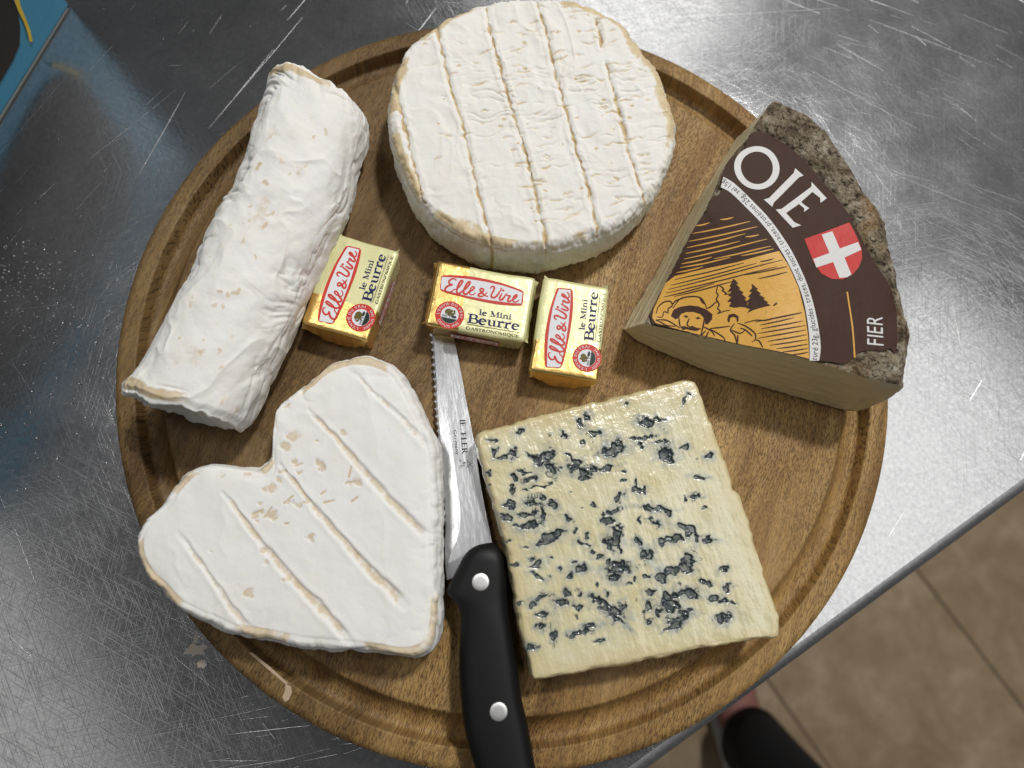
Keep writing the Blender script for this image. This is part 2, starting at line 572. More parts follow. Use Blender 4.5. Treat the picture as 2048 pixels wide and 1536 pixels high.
def scratch(p, ang_, L, w, bend):
    n = max(2, int(L / .006) + 1)
    base = len(SV)
    a = ang_; q = np.array(p, float); st = L / (n - 1)
    for k in range(n):
        ww = w * math.sin(PI * (k + .35) / (n - .3)) + 1e-5
        nn = np.array([-math.sin(a), math.cos(a)])
        SV.append((*(q - nn * ww), 2e-5)); SV.append((*q, 2e-5 + ww * .32)); SV.append((*(q + nn * ww), 2e-5))
        if k:
            o = base + 3 * (k - 1)
            SF.append((o, o + 3, o + 4, o + 1)); SF.append((o + 1, o + 4, o + 5, o + 2))
        q = q + st * np.array([math.cos(a), math.sin(a)]); a += bend * st


def on_table(p):
    return (np.asarray(p) - e1) @ ey > .012


def in_board(p, r=.157):
    return np.hypot(*(np.asarray(p) - BC)) < r


k = 0
while k < 1400:
    px, py = random.uniform(-60, 2110), random.uniform(-60, 1600)
    p = W(px, py, 0)
    if not on_table(p) or in_board(p): k += 1; continue
    k += 1
    right = px > 1200 and py < 700
    if px < 800 and py < 1000 and random.random() < .78: continue
    if px > 1600 and py > 560 and random.random() < .85: continue
    bl = px < 900 and py > 950
    if random.random() < .72:
        a = random.gauss(-.30 - .0006 * (px - 1500) , .13) if right else (random.gauss(.22, .08) if bl else random.gauss(1.0, .12))
    else:
        a = random.uniform(0, PI)
    L = min(.10, random.lognormvariate(-4.5, .75)); w = random.choice((1.2e-5, 1.5e-5, 2e-5, 2.4e-5, 3.4e-5))
    if not on_table(p + L * np.array([math.cos(a), math.sin(a)])): continue
    scratch(p, a, L, w, random.uniform(-1.5, 1.5))
for (x0, y0, x1, y1, w) in ((605, 35, 418, 260, 7e-5), (370, 185, 275, 360, 1e-4), (545, 100, 420, 260, 7e-5), (1600, 130, 1840, 260, 8e-5), (1480, 210, 1690, 300, 9e-5),
                            (1740, 40, 1990, 130, 8e-5), (1700, 310, 2000, 440, 9e-5), (1490, 210, 1740, 200, 6e-5), (1330, 35, 1680, 20, 6e-5), (1760, 335, 1870, 365, 8e-5),
                            (1905, 610, 1932, 745, 9e-5), (1940, 800, 1965, 760, 9e-5), (330, 1460, 560, 1410, 9e-5), (450, 1470, 620, 1450, 1e-4), (40, 1385, 330, 1300, 7e-5),
                            (160, 1235, 390, 1190, 6e-5), (15, 1090, 235, 1030, 7e-5), (390, 1285, 388, 1530, 7e-5), (443, 1330, 452, 1420, 6e-5)):
    a_, b_ = W(x0, y0, 0), W(x1, y1, 0); d = b_ - a_
    scratch(a_, math.atan2(d[1], d[0]), float(np.hypot(*d)), w * .55, random.uniform(-1, 1))
me = npmesh('scratches', SV, [SF], False)
so = link('scratches', me, M['scratch'], tb); so['kind'] = 'stuff'

# water beads and a dried splash
DV, DF = [], []


def bead(p, r, h):
    b = len(DV); n = 8
    for (s, z) in ((1, 0.0), (.86, .5), (.5, .88)):
        for k in range(n):
            t = 2 * PI * k / n
            DV.append((p[0] + r * s * math.cos(t), p[1] + r * s * math.sin(t), 3e-5 + h * z))
    DV.append((p[0], p[1], 3e-5 + h))
    for j in (0, 1):
        for k in range(n): DF.append((b + j * n + k, b + j * n + (k + 1) % n, b + (j + 1) * n + (k + 1) % n, b + (j + 1) * n + k))
    for k in range(n): DF.append((b + 2 * n + k, b + 2 * n + (k + 1) % n, b + 3 * n, b + 3 * n))


for (cx, cy, sx, sy, n) in ((40, 560, 60, 50, 240), (160, 640, 80, 60, 90), (80, 790, 80, 70, 60), (110, 900, 90, 60, 40), (330, 40, 50, 40, 10), (150, 300, 120, 60, 8), (430, 10, 30, 30, 8)):
    for _ in range(n):
        px, py = random.gauss(cx, sx), random.gauss(cy, sy)
        p = W(px, py, 0)
        if in_board(p, .163) or px < -20 or (px < 150 and py < 260 - 1.5 * px + 30): continue
        r = random.choice((.00018, .00022, .0003, .0004, .00055))
        bead(p, r, r * .55)
tri = [f[:3] for f in DF if f[2] == f[3]]; quad = [f for f in DF if f[2] != f[3]]
wo = link('water_droplets', npmesh('water_droplets', DV, [np.array(quad), np.array(tri)]), M['water'])
tag(wo, 'fine water droplets scattered over the steel left of the board', 'water', kind='stuff')

RV, RF = [], []
for (cx, cy, rx, ry) in ((390, 1300, 19, 11), (404, 1328, 9, 7), (392, 1276, 4, 9)):
    c = W(cx, cy, 0); b = len(RV); n = 22
    RV.append((*c, .0004))
    for k in range(n):
        t = 2 * PI * k / n; q = 1 + .35 * random.uniform(-1, 1)
        RV.append((c[0] + rx * q * .00021 * math.cos(t), c[1] + ry * q * .00021 * math.sin(t), 6e-5))
    for k in range(n): RF.append((b, b + 1 + k, b + 1 + (k + 1) % n))
ro = link('dried_splash', npmesh('dried_splash', RV, [RF]), M['residue'])
tag(ro, 'small dried brown splash on the steel beside the heart cheese', 'stain')

# ------------------------------------------------------------------ round board
bd = empty('cutting_board', (BC[0], BC[1], 0), 'round mango wood cutting board with a juice groove, carrying the cheeses', 'cutting board')
pr = [(0, 0), (BR - .004, 0), (BR - .0012, .0008), (BR, .0035), (BR, ZB - .0032), (BR - .0008, ZB - .0012), (BR - .0028, ZB - .0001), (BR - .0034, ZB), (.1519, ZB), (.1515, ZB), (.1512, ZB - .0003), (.1510, ZB - .0008),
      (.1507, ZB - .0056), (.1504, ZB - .0066), (.1496, ZB - .0073), (.1482, ZB - .0076), (.1466, ZB - .0075), (.1449, ZB - .0068), (.1433, ZB - .0053), (.1419, ZB - .0034), (.1409, ZB - .0016), (.1403, ZB - .0006), (.1399, ZB - .0002), (.1395, ZB), (.1390, ZB)]
for r in np.linspace(.13, 0, 14): pr.append((r, ZB))
N = 360
th = np.arange(N) / N * 2 * PI
V = []
for r, z in pr:
    rr = max(r, 1e-5) * (1 + .0012 * np.sin(3 * th + .4) * (r > .1) + .0008 * np.sin(7 * th))
    V.append(np.stack([rr * np.cos(th), rr * np.sin(th), np.full(N, z)], 1))
V = np.concatenate(V)
V[:, 2] += np.where(V[:, 2] > .010, .00008 * noise(V[:, 0] * 150, V[:, 1] * 150), 0)
me = npmesh('board_body', V, [gridfaces(len(pr), N)[:, ::-1]])
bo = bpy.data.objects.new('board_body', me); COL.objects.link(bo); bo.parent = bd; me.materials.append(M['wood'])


def wood_inlay(name, pts, mat, lift, z=ZB):
    bm = bmesh.new()
    vs = [bm.verts.new((*W(px, py, z), z + lift)) for px, py in pts]
    f = bm.faces.new(vs); bmesh.ops.triangulate(bm, faces=[f])
    for f in bm.faces:
        f.normal_update()
        if f.normal.z < 0: f.normal_flip()
    me = bpy.data.meshes.new(name); bm.to_mesh(me); bm.free()
    return link(name, me, mat, bd)


wood_inlay('filler_seam', [(497, 1304), (506, 1306), (540, 1333), (576, 1366), (572, 1369), (537, 1339), (504, 1311)], M['filler'], .00012)
wood_inlay('filler_plug', [(571, 1368), (582, 1372), (584, 1385), (578, 1399), (570, 1404), (565, 1394), (570, 1382)], M['filler'], .00012)


# ------------------------------------------------------------------ cheeses built on a polar grid
def polar(outline, center, prof_side, ntop, disp, z0=ZB, corner_soft=None):
    """outline (N,2) counter-clockwise; prof_side [(inset, z)] from the top edge down. disp(P, nrm, ringtype, S) -> (offset, attrs)"""
    N = len(outline)
    d = outline - center; R = np.hypot(d[:, 0], d[:, 1]); u = d / R[:, None]
    rings, nz, nr, S = [], [], [], []
    i0, zt = prof_side[0]
    for s in (np.arange(1, ntop + 1) / ntop):
        rr = (R - i0) * s
        rings.append(np.column_stack([center + u * rr[:, None], np.full(N, z0 + zt)])); nz.append(1); nr.append(0); S.append(np.clip((R - rr), 0, 1))
    for k in range(1, len(prof_side)):
        i, z = prof_side[k]
        a = prof_side[k - 1]; b = prof_side[min(k + 1, len(prof_side) - 1)]
        t = np.array([a[0] - b[0], b[1] - a[1]]); L = np.hypot(*t) or 1
        rr = R - i
        rings.append(np.column_stack([center + u * rr[:, None], np.full(N, z0 + z)])); nr.append(max(0, -t[1] / L)); nz.append(t[0] / L); S.append(np.full(N, -1.0) if z < zt - .004 else np.full(N, .0))
    P = np.array(rings); RN = len(rings)
    nrm = np.zeros_like(P)
    nrm[:, :, :2] = u[None] * np.array(nr)[:, None, None]; nrm[:, :, 2] = np.array(nz)[:, None]
    S = np.array(S)
    off, at = disp(P, nrm, S)
    P = P + nrm * off[..., None]
    P[:, :, 2] = np.maximum(P[:, :, 2], z0)
    V = P.reshape(-1, 3)
    ct = P[0].mean(0); cb = P[-1].mean(0); cb[2] = z0
    V = np.vstack([V, ct, cb])
    q = gridfaces(RN, N)
    i = np.arange(N); k = (i + 1) % N
    t1 = np.stack([np.full(N, RN * N), i, k], 1); t2 = np.stack([np.full(N, RN * N + 1), (RN - 1) * N + k, (RN - 1) * N + i], 1)
    at = {k_: np.concatenate([a.ravel(), [a[0].mean(), 0]]) for k_, a in at.items()}
    return V, [q, np.vstack([t1, t2])], at


def ccw(o):
    x, y = o[:, 0], o[:, 1]
    return o if (x * np.roll(y, -1) - y * np.roll(x, -1)).sum() > 0 else o[::-1]


def edge_profile(h, er, bulge, foot, n=26):
    """rounded top edge of radius er, bulging side, tucked-in foot"""
    p = []
    for k in range(10):
        t = k / 9 * PI / 2
        p.append((bulge + er - er * math.sin(t), h - er + er * math.cos(t)))
    for k in range(1, n + 1):
        t = k / n
        z = (h - er) * (1 - t)
        p.append((bulge * (1 - math.sin(PI * min(1, .12 + t * .88)) ** .7) + foot * max(0, t - .8) * 5, z))
    return p


def own(name, V, faces, at, mat, label, cat, group=None):
    c = V.mean(0); c[2] = V[:, 2].min()
    me = npmesh(name, V - c, faces, True, at)
    o = bpy.data.objects.new(name, me); COL.objects.link(o); o.location = c; me.materials.append(mat)
    return tag(o, label, cat, group)


# ---- round bloomy cheese
HR = .027
rim = cR([(150, 620), (158, 540), (180, 440), (250, 270), (420, 130), (560, 55), (700, 12), (950, -10), (1200, 15), (1420, 110), (1540, 250), (1650, 400), (1700, 530), (1738, 680), (1732, 790), (1680, 950), (1600, 1090), (1470, 1220), (1300, 1310),
          (1030, 1380), (880, 1385), (730, 1365), (600, 1330), (480, 1260), (370, 1180), (290, 1080), (200, 900), (162, 740)])
o_ = ccw(spline(WP(rim, ZB + HR - .002), 1000))
cen = o_.mean(0)
grooves = [[(185, 440), (215, 570), (250, 720), (285, 860), (310, 960), (350, 1110)], [(415, 130), (450, 280), (490, 460), (560, 680), (600, 830), (630, 980), (680, 1180), (730, 1360)],
           [(690, 20), (720, 200), (790, 450), (850, 640), (920, 880), (965, 1080), (1030, 1360)], [(965, 0), (1030, 200), (1080, 420), (1140, 640), (1190, 830), (1240, 980), (1280, 1160), (1310, 1280)],
           [(1300, 110), (1325, 250)], [(1350, 350), (1400, 520), (1440, 690), (1490, 890), (1530, 1000), (1570, 1100)]]
grooves = [WP(cR(g), ZB + HR) for g in grooves]
gdir = W(*cR([(1030, 1360)])[0], ZB + HR) - W(*cR([(690, 20)])[0], ZB + HR); gdir /= np.linalg.norm(gdir); gper = np.array([-gdir[1], gdir[0]])


def disp_round(P, nrm, S):
    X, Y, Z = P[..., 0], P[..., 1], P[..., 2]
    U = X * gdir[0] + Y * gdir[1]; Vv = X * gper[0] + Y * gper[1]
    top = (nrm[..., 2] > .9)
    off = .0010 * fbm(X * 30, Y * 30, Z * 30, 3) + .0004 * fbm(X * 140, Y * 140, Z * 140, 5)
    wx, wy = U + .003 * noise(X * 120, Y * 120, None, 8), Vv + .003 * noise(X * 120, Y * 120, None, 9)
    ridge = 1 - np.abs(fbm(wx * 210, wy * 55, None, 12, 3)) * 2.6
    wr = np.clip(ridge, 0, 1) ** 3 * sstep(-.1, .5, fbm(X * 45, Y * 45, None, 21))
    off = off - np.where(top, .0007 * wr, 0) + np.where(top, .0003 * fbm(X * 90, Y * 90, None, 91), 0)
    fold = np.clip(1 - np.abs(fbm(X * 62 + .7 * noise(X * 45, Y * 45, None, 61), Y * 62 + .7 * noise(X * 45, Y * 45, None, 62), None, 63, 3)) * 3.0, 0, 1) ** 2
    off = off + np.where(top, .00045 * fold - .0004 * np.clip(fbm(X * 120, Y * 120, None, 64, 3), 0, 1), 0)
    # side: vertical pleats and pits
    side = ~top
    aa = np.arctan2(Y - cen[1], X - cen[0])
    off = off + np.where(side, .0011 * fbm(aa * 12, Z * 130, None, 31) + .0004 * fbm(aa * 60, Z * 400, None, 33), 0)
    tan = np.where(top, .9 * sstep(.55, 1.0, wr) * sstep(0, .35, fbm(X * 80, Y * 80, None, 44)), 0)
    for g in grooves:
        d, t = segdist(X + .0005 * noise(X * 500, Y * 500, None, 2), Y + .0005 * noise(X * 500, Y * 500, None, 4), g)
        w = .00056 * (.85 + .6 * noise(U * 260, Vv * 20, None, 6))
        k = np.exp(-(d / w) ** 2)
        lip = np.exp(-((d - .0021) / .0008) ** 2)
        off = off - .0012 * k * (nrm[..., 2] > .5) + .00028 * lip * top
        tan = np.maximum(tan, k * (1.15 + .7 * noise(U * 500, Vv * 100, None, 7)))
    # worn rim, stronger at some angles
    wgt = .45 + .55 * noise(np.cos(aa) * 2.4, np.sin(aa) * 2.4, None, 52) + .5 * np.exp(-((aa - 2.95) / .35) ** 2) + .5 * np.exp(-((aa - .55) / .3) ** 2) + .35 * np.exp(-((aa + 1.9) / .35) ** 2)
    inset = np.clip(S, 0, 1)
    fr = .0022 + .0020 * wgt + .0040 * fbm(X * 150, Y * 150, None, 57) + .0016 * wr
    rimk = sstep(0.0026, -.0018, inset - fr) * sstep(.2, .55, wgt + .4 * fbm(X * 90, Y * 90, None, 71)) * (S >= 0) * (nrm[..., 2] > .35)
    tan = np.maximum(tan, rimk * .85)
    for _ in range(46):                                   # bare spots and crescents
        c = cen + np.array([random.gauss(.008, .027), random.gauss(0, .026)])
        r = random.uniform(.0005, .0014)
        d = np.hypot((X - c[0]) * 1.0 + .0008 * noise(X * 600, Y * 600, None, 5), (Y - c[1]) * 1.5 + .0008 * noise(X * 600, Y * 600, None, 6))
        k = sstep(r, r * .5, d) * top
        tan = np.maximum(tan, .8 * k); off = off - .0003 * k
    for _ in range(190):                                  # short cross wrinkles
        c = cen + gdir * random.uniform(-.05, .05) + gper * random.choice([random.gauss(.036, .010), random.gauss(.036, .010), random.uniform(-.05, .05), random.gauss(.0, .010)])
        L = random.uniform(.002, .009); a = random.uniform(-.25, .25)
        dv = gper * math.cos(a) + gdir * math.sin(a)
        m_ = (np.abs(X - c[0]) < .012) & (np.abs(Y - c[1]) < .012) & top
        if not m_.any(): continue
        mid = c + gdir * random.uniform(-.0012, .0012)
        d, t = segdist(X[m_], Y[m_], [c - dv * L / 2, mid, c + dv * L / 2])
        k = np.exp(-(d / .00045) ** 2) * np.sin(PI * np.clip(t, .02, .98)) ** .4
        off[m_] = off[m_] - .00055 * k
        tan[m_] = np.maximum(tan[m_], k * random.uniform(.2, .85))
    tan = np.maximum(tan, np.where(side, .5 * sstep(.25, .7, fbm(aa * 9, Z * 120, None, 77)), 0))
    return off, {'tan': tan}


V, fc, at = polar(o_, cen, edge_profile(HR, .0035, .0012, .0010), 150, disp_round)
own('round_cheese', V, fc, at, M['rind'], 'large round white bloomy cheese disc scored with brown parallel lines', 'cheese')

# ---- heart cheese
HH = .024
hp = cH([(655, 570), (705, 510), (722, 400), (738, 290), (800, 240), (900, 170), (1000, 95), (1120, 62), (1240, 82), (1320, 140), (1390, 260), (1440, 350), (1490, 480), (1502, 640), (1508, 800), (1502, 950), (1505, 1150), (1508, 1300), (1482, 1400), (1440, 1450), (1360, 1466),
         (1200, 1450), (1000, 1440), (850, 1430), (700, 1400), (530, 1370), (400, 1310), (270, 1240), (180, 1150), (110, 1080), (75, 970), (85, 890), (130, 820), (210, 740), (260, 660), (330, 600), (430, 567), (540, 574), (610, 578)])
o_ = ccw(spline(WP(hp, ZB + HH * .6), 1000))
cenH = W(*cH([(860, 830)])[0], ZB + HH)
hg = [[(870, 310), (980, 420), (1090, 550), (1200, 680), (1320, 800), (1440, 920)], [(730, 560), (830, 690), (930, 810), (1050, 950), (1150, 1060), (1250, 1150), (1320, 1230)], [(460, 700), (560, 820), (660, 960), (780, 1100), (900, 1220), (1000, 1330), (1060, 1400)],
      [(250, 890), (350, 1020), (440, 1150), (520, 1270), (590, 1350)], [(1080, 130), (1180, 230), (1290, 330), (1380, 420), (1440, 490)]]
hg = [WP(cH(g), ZB + HH) for g in hg]
hs = [(765, 280, 26), (795, 430, 34), (755, 480, 26), (578, 612, 22), (680, 682, 28), (720, 640, 20), (742, 600, 18), (795, 555, 18), (915, 565, 24), (925, 580, 18), (1032, 415, 22), (905, 455, 12), (828, 605, 12), (1098, 648, 22), (1065, 655, 16), (635, 745, 12), (612, 800, 20), (650, 795, 12),
      (690, 805, 26), (705, 815, 18), (770, 740, 14), (795, 735, 14), (820, 755, 20), (845, 745, 10), (620, 828, 12), (760, 850, 10), (875, 912, 18), (880, 930, 12), (650, 970, 16), (675, 1030, 14), (760, 1115, 12), (580, 1165, 18), (598, 1182, 12), (400, 972, 8), (462, 625, 8), (1245, 410, 6)]
hs = [(*W(*cH([(a, b)])[0], ZB + HH), r / 2.363 * .000185) for a, b, r in hs]
hl_ = [[(1055, 625), (1068, 575)], [(940, 745), (985, 735)], [(1070, 740), (1095, 720)], [(925, 705), (945, 690)], [(1040, 655), (1080, 645)], [(805, 570), (835, 560)], [(600, 800), (650, 780)], [(655, 815), (690, 770)], [(750, 750), (790, 715)]]
hl_ = [WP(cH(g), ZB + HH) for g in hl_]


def disp_heart(P, nrm, S):
    X, Y, Z = P[..., 0], P[..., 1], P[..., 2]
    top = nrm[..., 2] > .9
    aa = np.arctan2(Y - cenH[1], X - cenH[0])
    inset = np.clip(S, 0, 1)
    off = .0011 * fbm(X * 26, Y * 26, Z * 30, 103) + .00028 * fbm(X * 130, Y * 130, Z * 130, 105)
    edgew = sstep(.016, .0, inset) + (~top)
    ridge = np.clip(1 - np.abs(fbm(X * 75 + .5 * noise(X * 60, Y * 60, None, 1), Y * 75, Z * 60, 112, 3)) * 2.4, 0, 1) ** 2
    off = off - .0007 * ridge * np.clip(edgew, 0, 1) - .0006 * sstep(.014, 0, inset) * top + .00030 * np.clip(1 - np.abs(fbm(X * 40, Y * 40, None, 163, 3)) * 3, 0, 1) ** 2 * top
    tan = np.zeros_like(X)
    for j, g in enumerate(hg):
        d, t = segdist(X + .0003 * noise(X * 300, Y * 300, None, 2), Y + .0003 * noise(X * 300, Y * 300, None, 4), g)
        w = .0007 + .0010 * t * (1 if j < 3 else .5) + .0002 * noise(X * 200, Y * 200, None, 7)
        fade = np.clip(np.sin(PI * np.clip(t, .03, .97)) * 3, 0, 1)
        k = np.exp(-(d / w) ** 4) * fade
        off = off - (.0009 if j < 3 else .0006) * k * top + .00016 * np.exp(-((d - w * 1.7) / .0010) ** 2) * top * fade
        tan = np.maximum(tan, k * ((.52 if j < 3 else .36) + .16 * noise(X * 700, Y * 700, None, 91)))
    for (a, b, r) in hs:
        d = np.hypot(X - a + .0016 * fbm(X * 380, Y * 380, None, 5), (Y - b) * 1.2 + .0016 * fbm(X * 380, Y * 380, None, 6))
        k = sstep(r * 1.35, r * .45, d) * top
        tan = np.maximum(tan, .58 * k); off = off - .0003 * k
    for g in hl_:
        d, t = segdist(X, Y, g)
        k = np.exp(-(d / .00045) ** 2) * top
        tan = np.maximum(tan, .8 * k); off = off - .0003 * k
    wgt = noise(np.cos(aa) * 3.2, np.sin(aa) * 3.2, None, 152) + .8 * np.exp(-((aa + .2) / .3) ** 2) + .9 * np.exp(-((aa + 1.9) / .35) ** 2) + .9 * np.exp(-((aa + 2.5) / .4) ** 2) + .6 * np.exp(-((aa - 1.35) / .35) ** 2) + .5 * np.exp(-((aa - 2.75) / .3) ** 2)
    fr = .0006 + .0022 * wgt + .0036 * fbm(X * 150, Y * 150, None, 157)
    tan = np.maximum(tan, .75 * sstep(.0030, -.0020, inset - fr - .0012) * sstep(.15, .6, wgt + .7 * fbm(X * 70, Y * 70, None, 159)) * (S >= 0) * (nrm[..., 2] > .2))
    off = off + np.where(~top, .0007 * fbm(aa * 14, Z * 90, None, 131), 0)
    return off, {'tan': tan}


V, fc, at = polar(o_, cenH, edge_profile(HH, .0042, .0014, .0012), 150, disp_heart)
own('heart_cheese', V, fc, at, M['rind_heart'], 'heart shaped white cheese with faint diagonal grooves beside the knife', 'cheese')

# ---- blue cheese slab
HB = .020
bp_ = cB([(128, 312), (150, 298), (300, 255), (480, 205), (600, 175), (800, 130), (960, 90), (1060, 68), (1112, 70), (1136, 96), (1170, 190), (1215, 310), (1250, 400), (1290, 500), (1302, 560), (1335, 600), (1390, 760), (1420, 870), (1460, 990), (1500, 1110), (1518, 1190), (1518, 1235), (1490, 1256),
          (1400, 1268), (1250, 1290), (1080, 1325), (900, 1365), (700, 1395), (550, 1425), (400, 1447), (374, 1435), (350, 1350), (310, 1180), (290, 1050), (265, 920), (240, 800), (200, 650), (170, 560), (140, 450), (116, 370), (116, 335)])
o_ = ccw(spline(WP(bp_, ZB + HB - .0015), 1000))
cenB = o_.mean(0)
bl = [(600, 265, 26, 12, 20), (660, 308, 42, 14, 10), (515, 320, 18, 14, 0), (612, 360, 12, 10, 0), (760, 385, 55, 26, -10), (715, 395, 22, 16, 0), (785, 360, 30, 18, 50), (880, 330, 70, 7, -12), (905, 265, 48, 24, 0), (960, 250, 40, 10, -10), (880, 365, 20, 10, 0), (985, 400, 40, 30, 0), (990, 430, 36, 14, 0), (1075, 378, 20, 12, 0), (1190, 415, 22, 16, 0), (975, 355, 30, 7, 0),
      (425, 430, 20, 44, 30), (455, 405, 26, 20, 0), (390, 430, 34, 10, 20), (465, 470, 34, 22, 20), (575, 465, 32, 30, 0), (555, 430, 28, 10, 40), (610, 490, 22, 24, 0), (655, 480, 30, 18, -30), (720, 470, 50, 10, -10), (615, 515, 28, 8, 0), (800, 490, 14, 6, 0), (800, 530, 12, 6, 0),
      (320, 310, 20, 14, -40), (195, 345, 22, 8, 0), (240, 425, 40, 10, -10), (285, 400, 14, 24, 0), (205, 400, 10, 22, 0), (295, 510, 16, 16, 0), (370, 520, 34, 14, -20), (340, 490, 30, 6, 0), (290, 570, 10, 22, 0), (455, 548, 12, 8, 0), (400, 555, 40, 5, 0), (275, 640, 24, 14, 0), (280, 655, 12, 20, 0), (385, 630, 46, 18, 0), (430, 610, 14, 10, 0), (355, 684, 40, 12, 0), (370, 735, 52, 22, -20), (265, 700, 28, 10, 20), (320, 740, 40, 8, 15), (425, 690, 12, 26, 0),
      (865, 575, 22, 22, 0), (855, 540, 8, 16, 0), (1145, 510, 32, 12, 10), (1128, 598, 22, 12, 0), (770, 610, 28, 16, -20), (755, 663, 40, 14, -15), (725, 715, 26, 18, 0), (695, 688, 10, 8, 0), (770, 740, 12, 16, 0), (950, 655, 60, 10, 5), (1000, 675, 16, 14, 30), (905, 660, 24, 8, 30), (945, 728, 26, 13, 40), (875, 712, 8, 10, 0), (538, 708, 16, 12, 0), (570, 760, 12, 10, 0), (460, 795, 64, 20, -28), (497, 775, 18, 14, 0), (605, 815, 30, 16, 25), (632, 780, 12, 16, 0),
      (748, 815, 34, 34, 0), (760, 775, 20, 30, 0), (780, 840, 14, 16, 0), (1075, 745, 46, 18, 15), (1100, 765, 28, 24, 0), (1045, 795, 24, 14, 0), (990, 805, 34, 14, -20), (1130, 790, 18, 26, 0), (1185, 800, 30, 16, 0), (860, 812, 14, 14, 0), (905, 875, 30, 26, 30), (1093, 900, 30, 32, 0), (1080, 935, 36, 18, 0), (1010, 950, 60, 16, -15), (968, 970, 18, 26, 0), (905, 965, 14, 8, 0), (650, 865, 18, 12, 0), (690, 878, 20, 6, 0),
      (760, 935, 54, 30, -10), (740, 965, 34, 20, 0), (720, 905, 14, 14, 0), (400, 915, 32, 14, -30), (375, 890, 12, 14, 0), (400, 970, 34, 10, 20), (350, 845, 18, 6, 0), (600, 930, 32, 16, 0), (545, 967, 14, 14, 0), (572, 900, 10, 8, 0), (255, 812, 26, 6, -10), (285, 912, 22, 8, 0), (460, 885, 10, 8, 0), (1255, 945, 18, 16, 0), (1165, 990, 22, 12, 30), (1185, 1005, 14, 8, 0), (1270, 1025, 18, 14, 0),
      (920, 1035, 24, 12, 0), (1070, 1045, 70, 22, -5), (1120, 1055, 24, 18, 0), (1005, 1060, 20, 18, 0), (1010, 1105, 46, 26, 0), (960, 1140, 20, 10, -20), (912, 1098, 18, 20, 0), (1215, 1065, 26, 16, 0), (1265, 1085, 26, 14, 30), (1300, 1090, 16, 8, 0), (1255, 1160, 32, 20, -15), (1060, 1155, 50, 16, -20), (1035, 1190, 30, 18, -40), (1000, 1210, 30, 6, -20),
      (510, 1088, 40, 16, 0), (540, 1045, 12, 16, 0), (590, 1108, 24, 9, 0), (605, 1050, 10, 14, 0), (420, 1060, 34, 10, -20), (375, 1095, 20, 10, 0), (425, 1145, 34, 14, -10), (320, 1095, 26, 6, 0), (690, 1090, 70, 14, 28), (760, 1125, 44, 18, 20), (770, 1165, 50, 12, 35), (800, 1100, 24, 14, 0), (725, 1055, 14, 10, 0), (640, 1200, 40, 10, -10), (600, 1225, 50, 10, -10), (555, 1240, 14, 16, 0), (685, 1265, 24, 8, 0), (415, 1205, 22, 14, 0), (475, 1245, 14, 26, 0), (370, 1300, 20, 10, 0), (920, 1195, 18, 12, 0), (820, 1000, 16, 8, 0), (850, 985, 10, 8, 0),
      (630, 235, 14, 16, 0), (812, 175, 16, 14, 30), (1075, 155, 6, 26, 20), (1090, 130, 12, 5, 20), (660, 640, 10, 8, 0), (550, 590, 6, 6, 0), (170, 490, 16, 8, 0), (170, 555, 8, 6, 0), (345, 575, 10, 6, 0), (1080, 620, 6, 12, 0), (1160, 660, 14, 6, 0), (510, 930, 12, 10, 0), (470, 640, 22, 16, 0)]
bl = [(*W(*cB([(a, b)])[0], ZB + HB), rx / 2.293 * .000186, ry / 2.293 * .000186, -math.radians(g)) for a, b, rx, ry, g in bl]


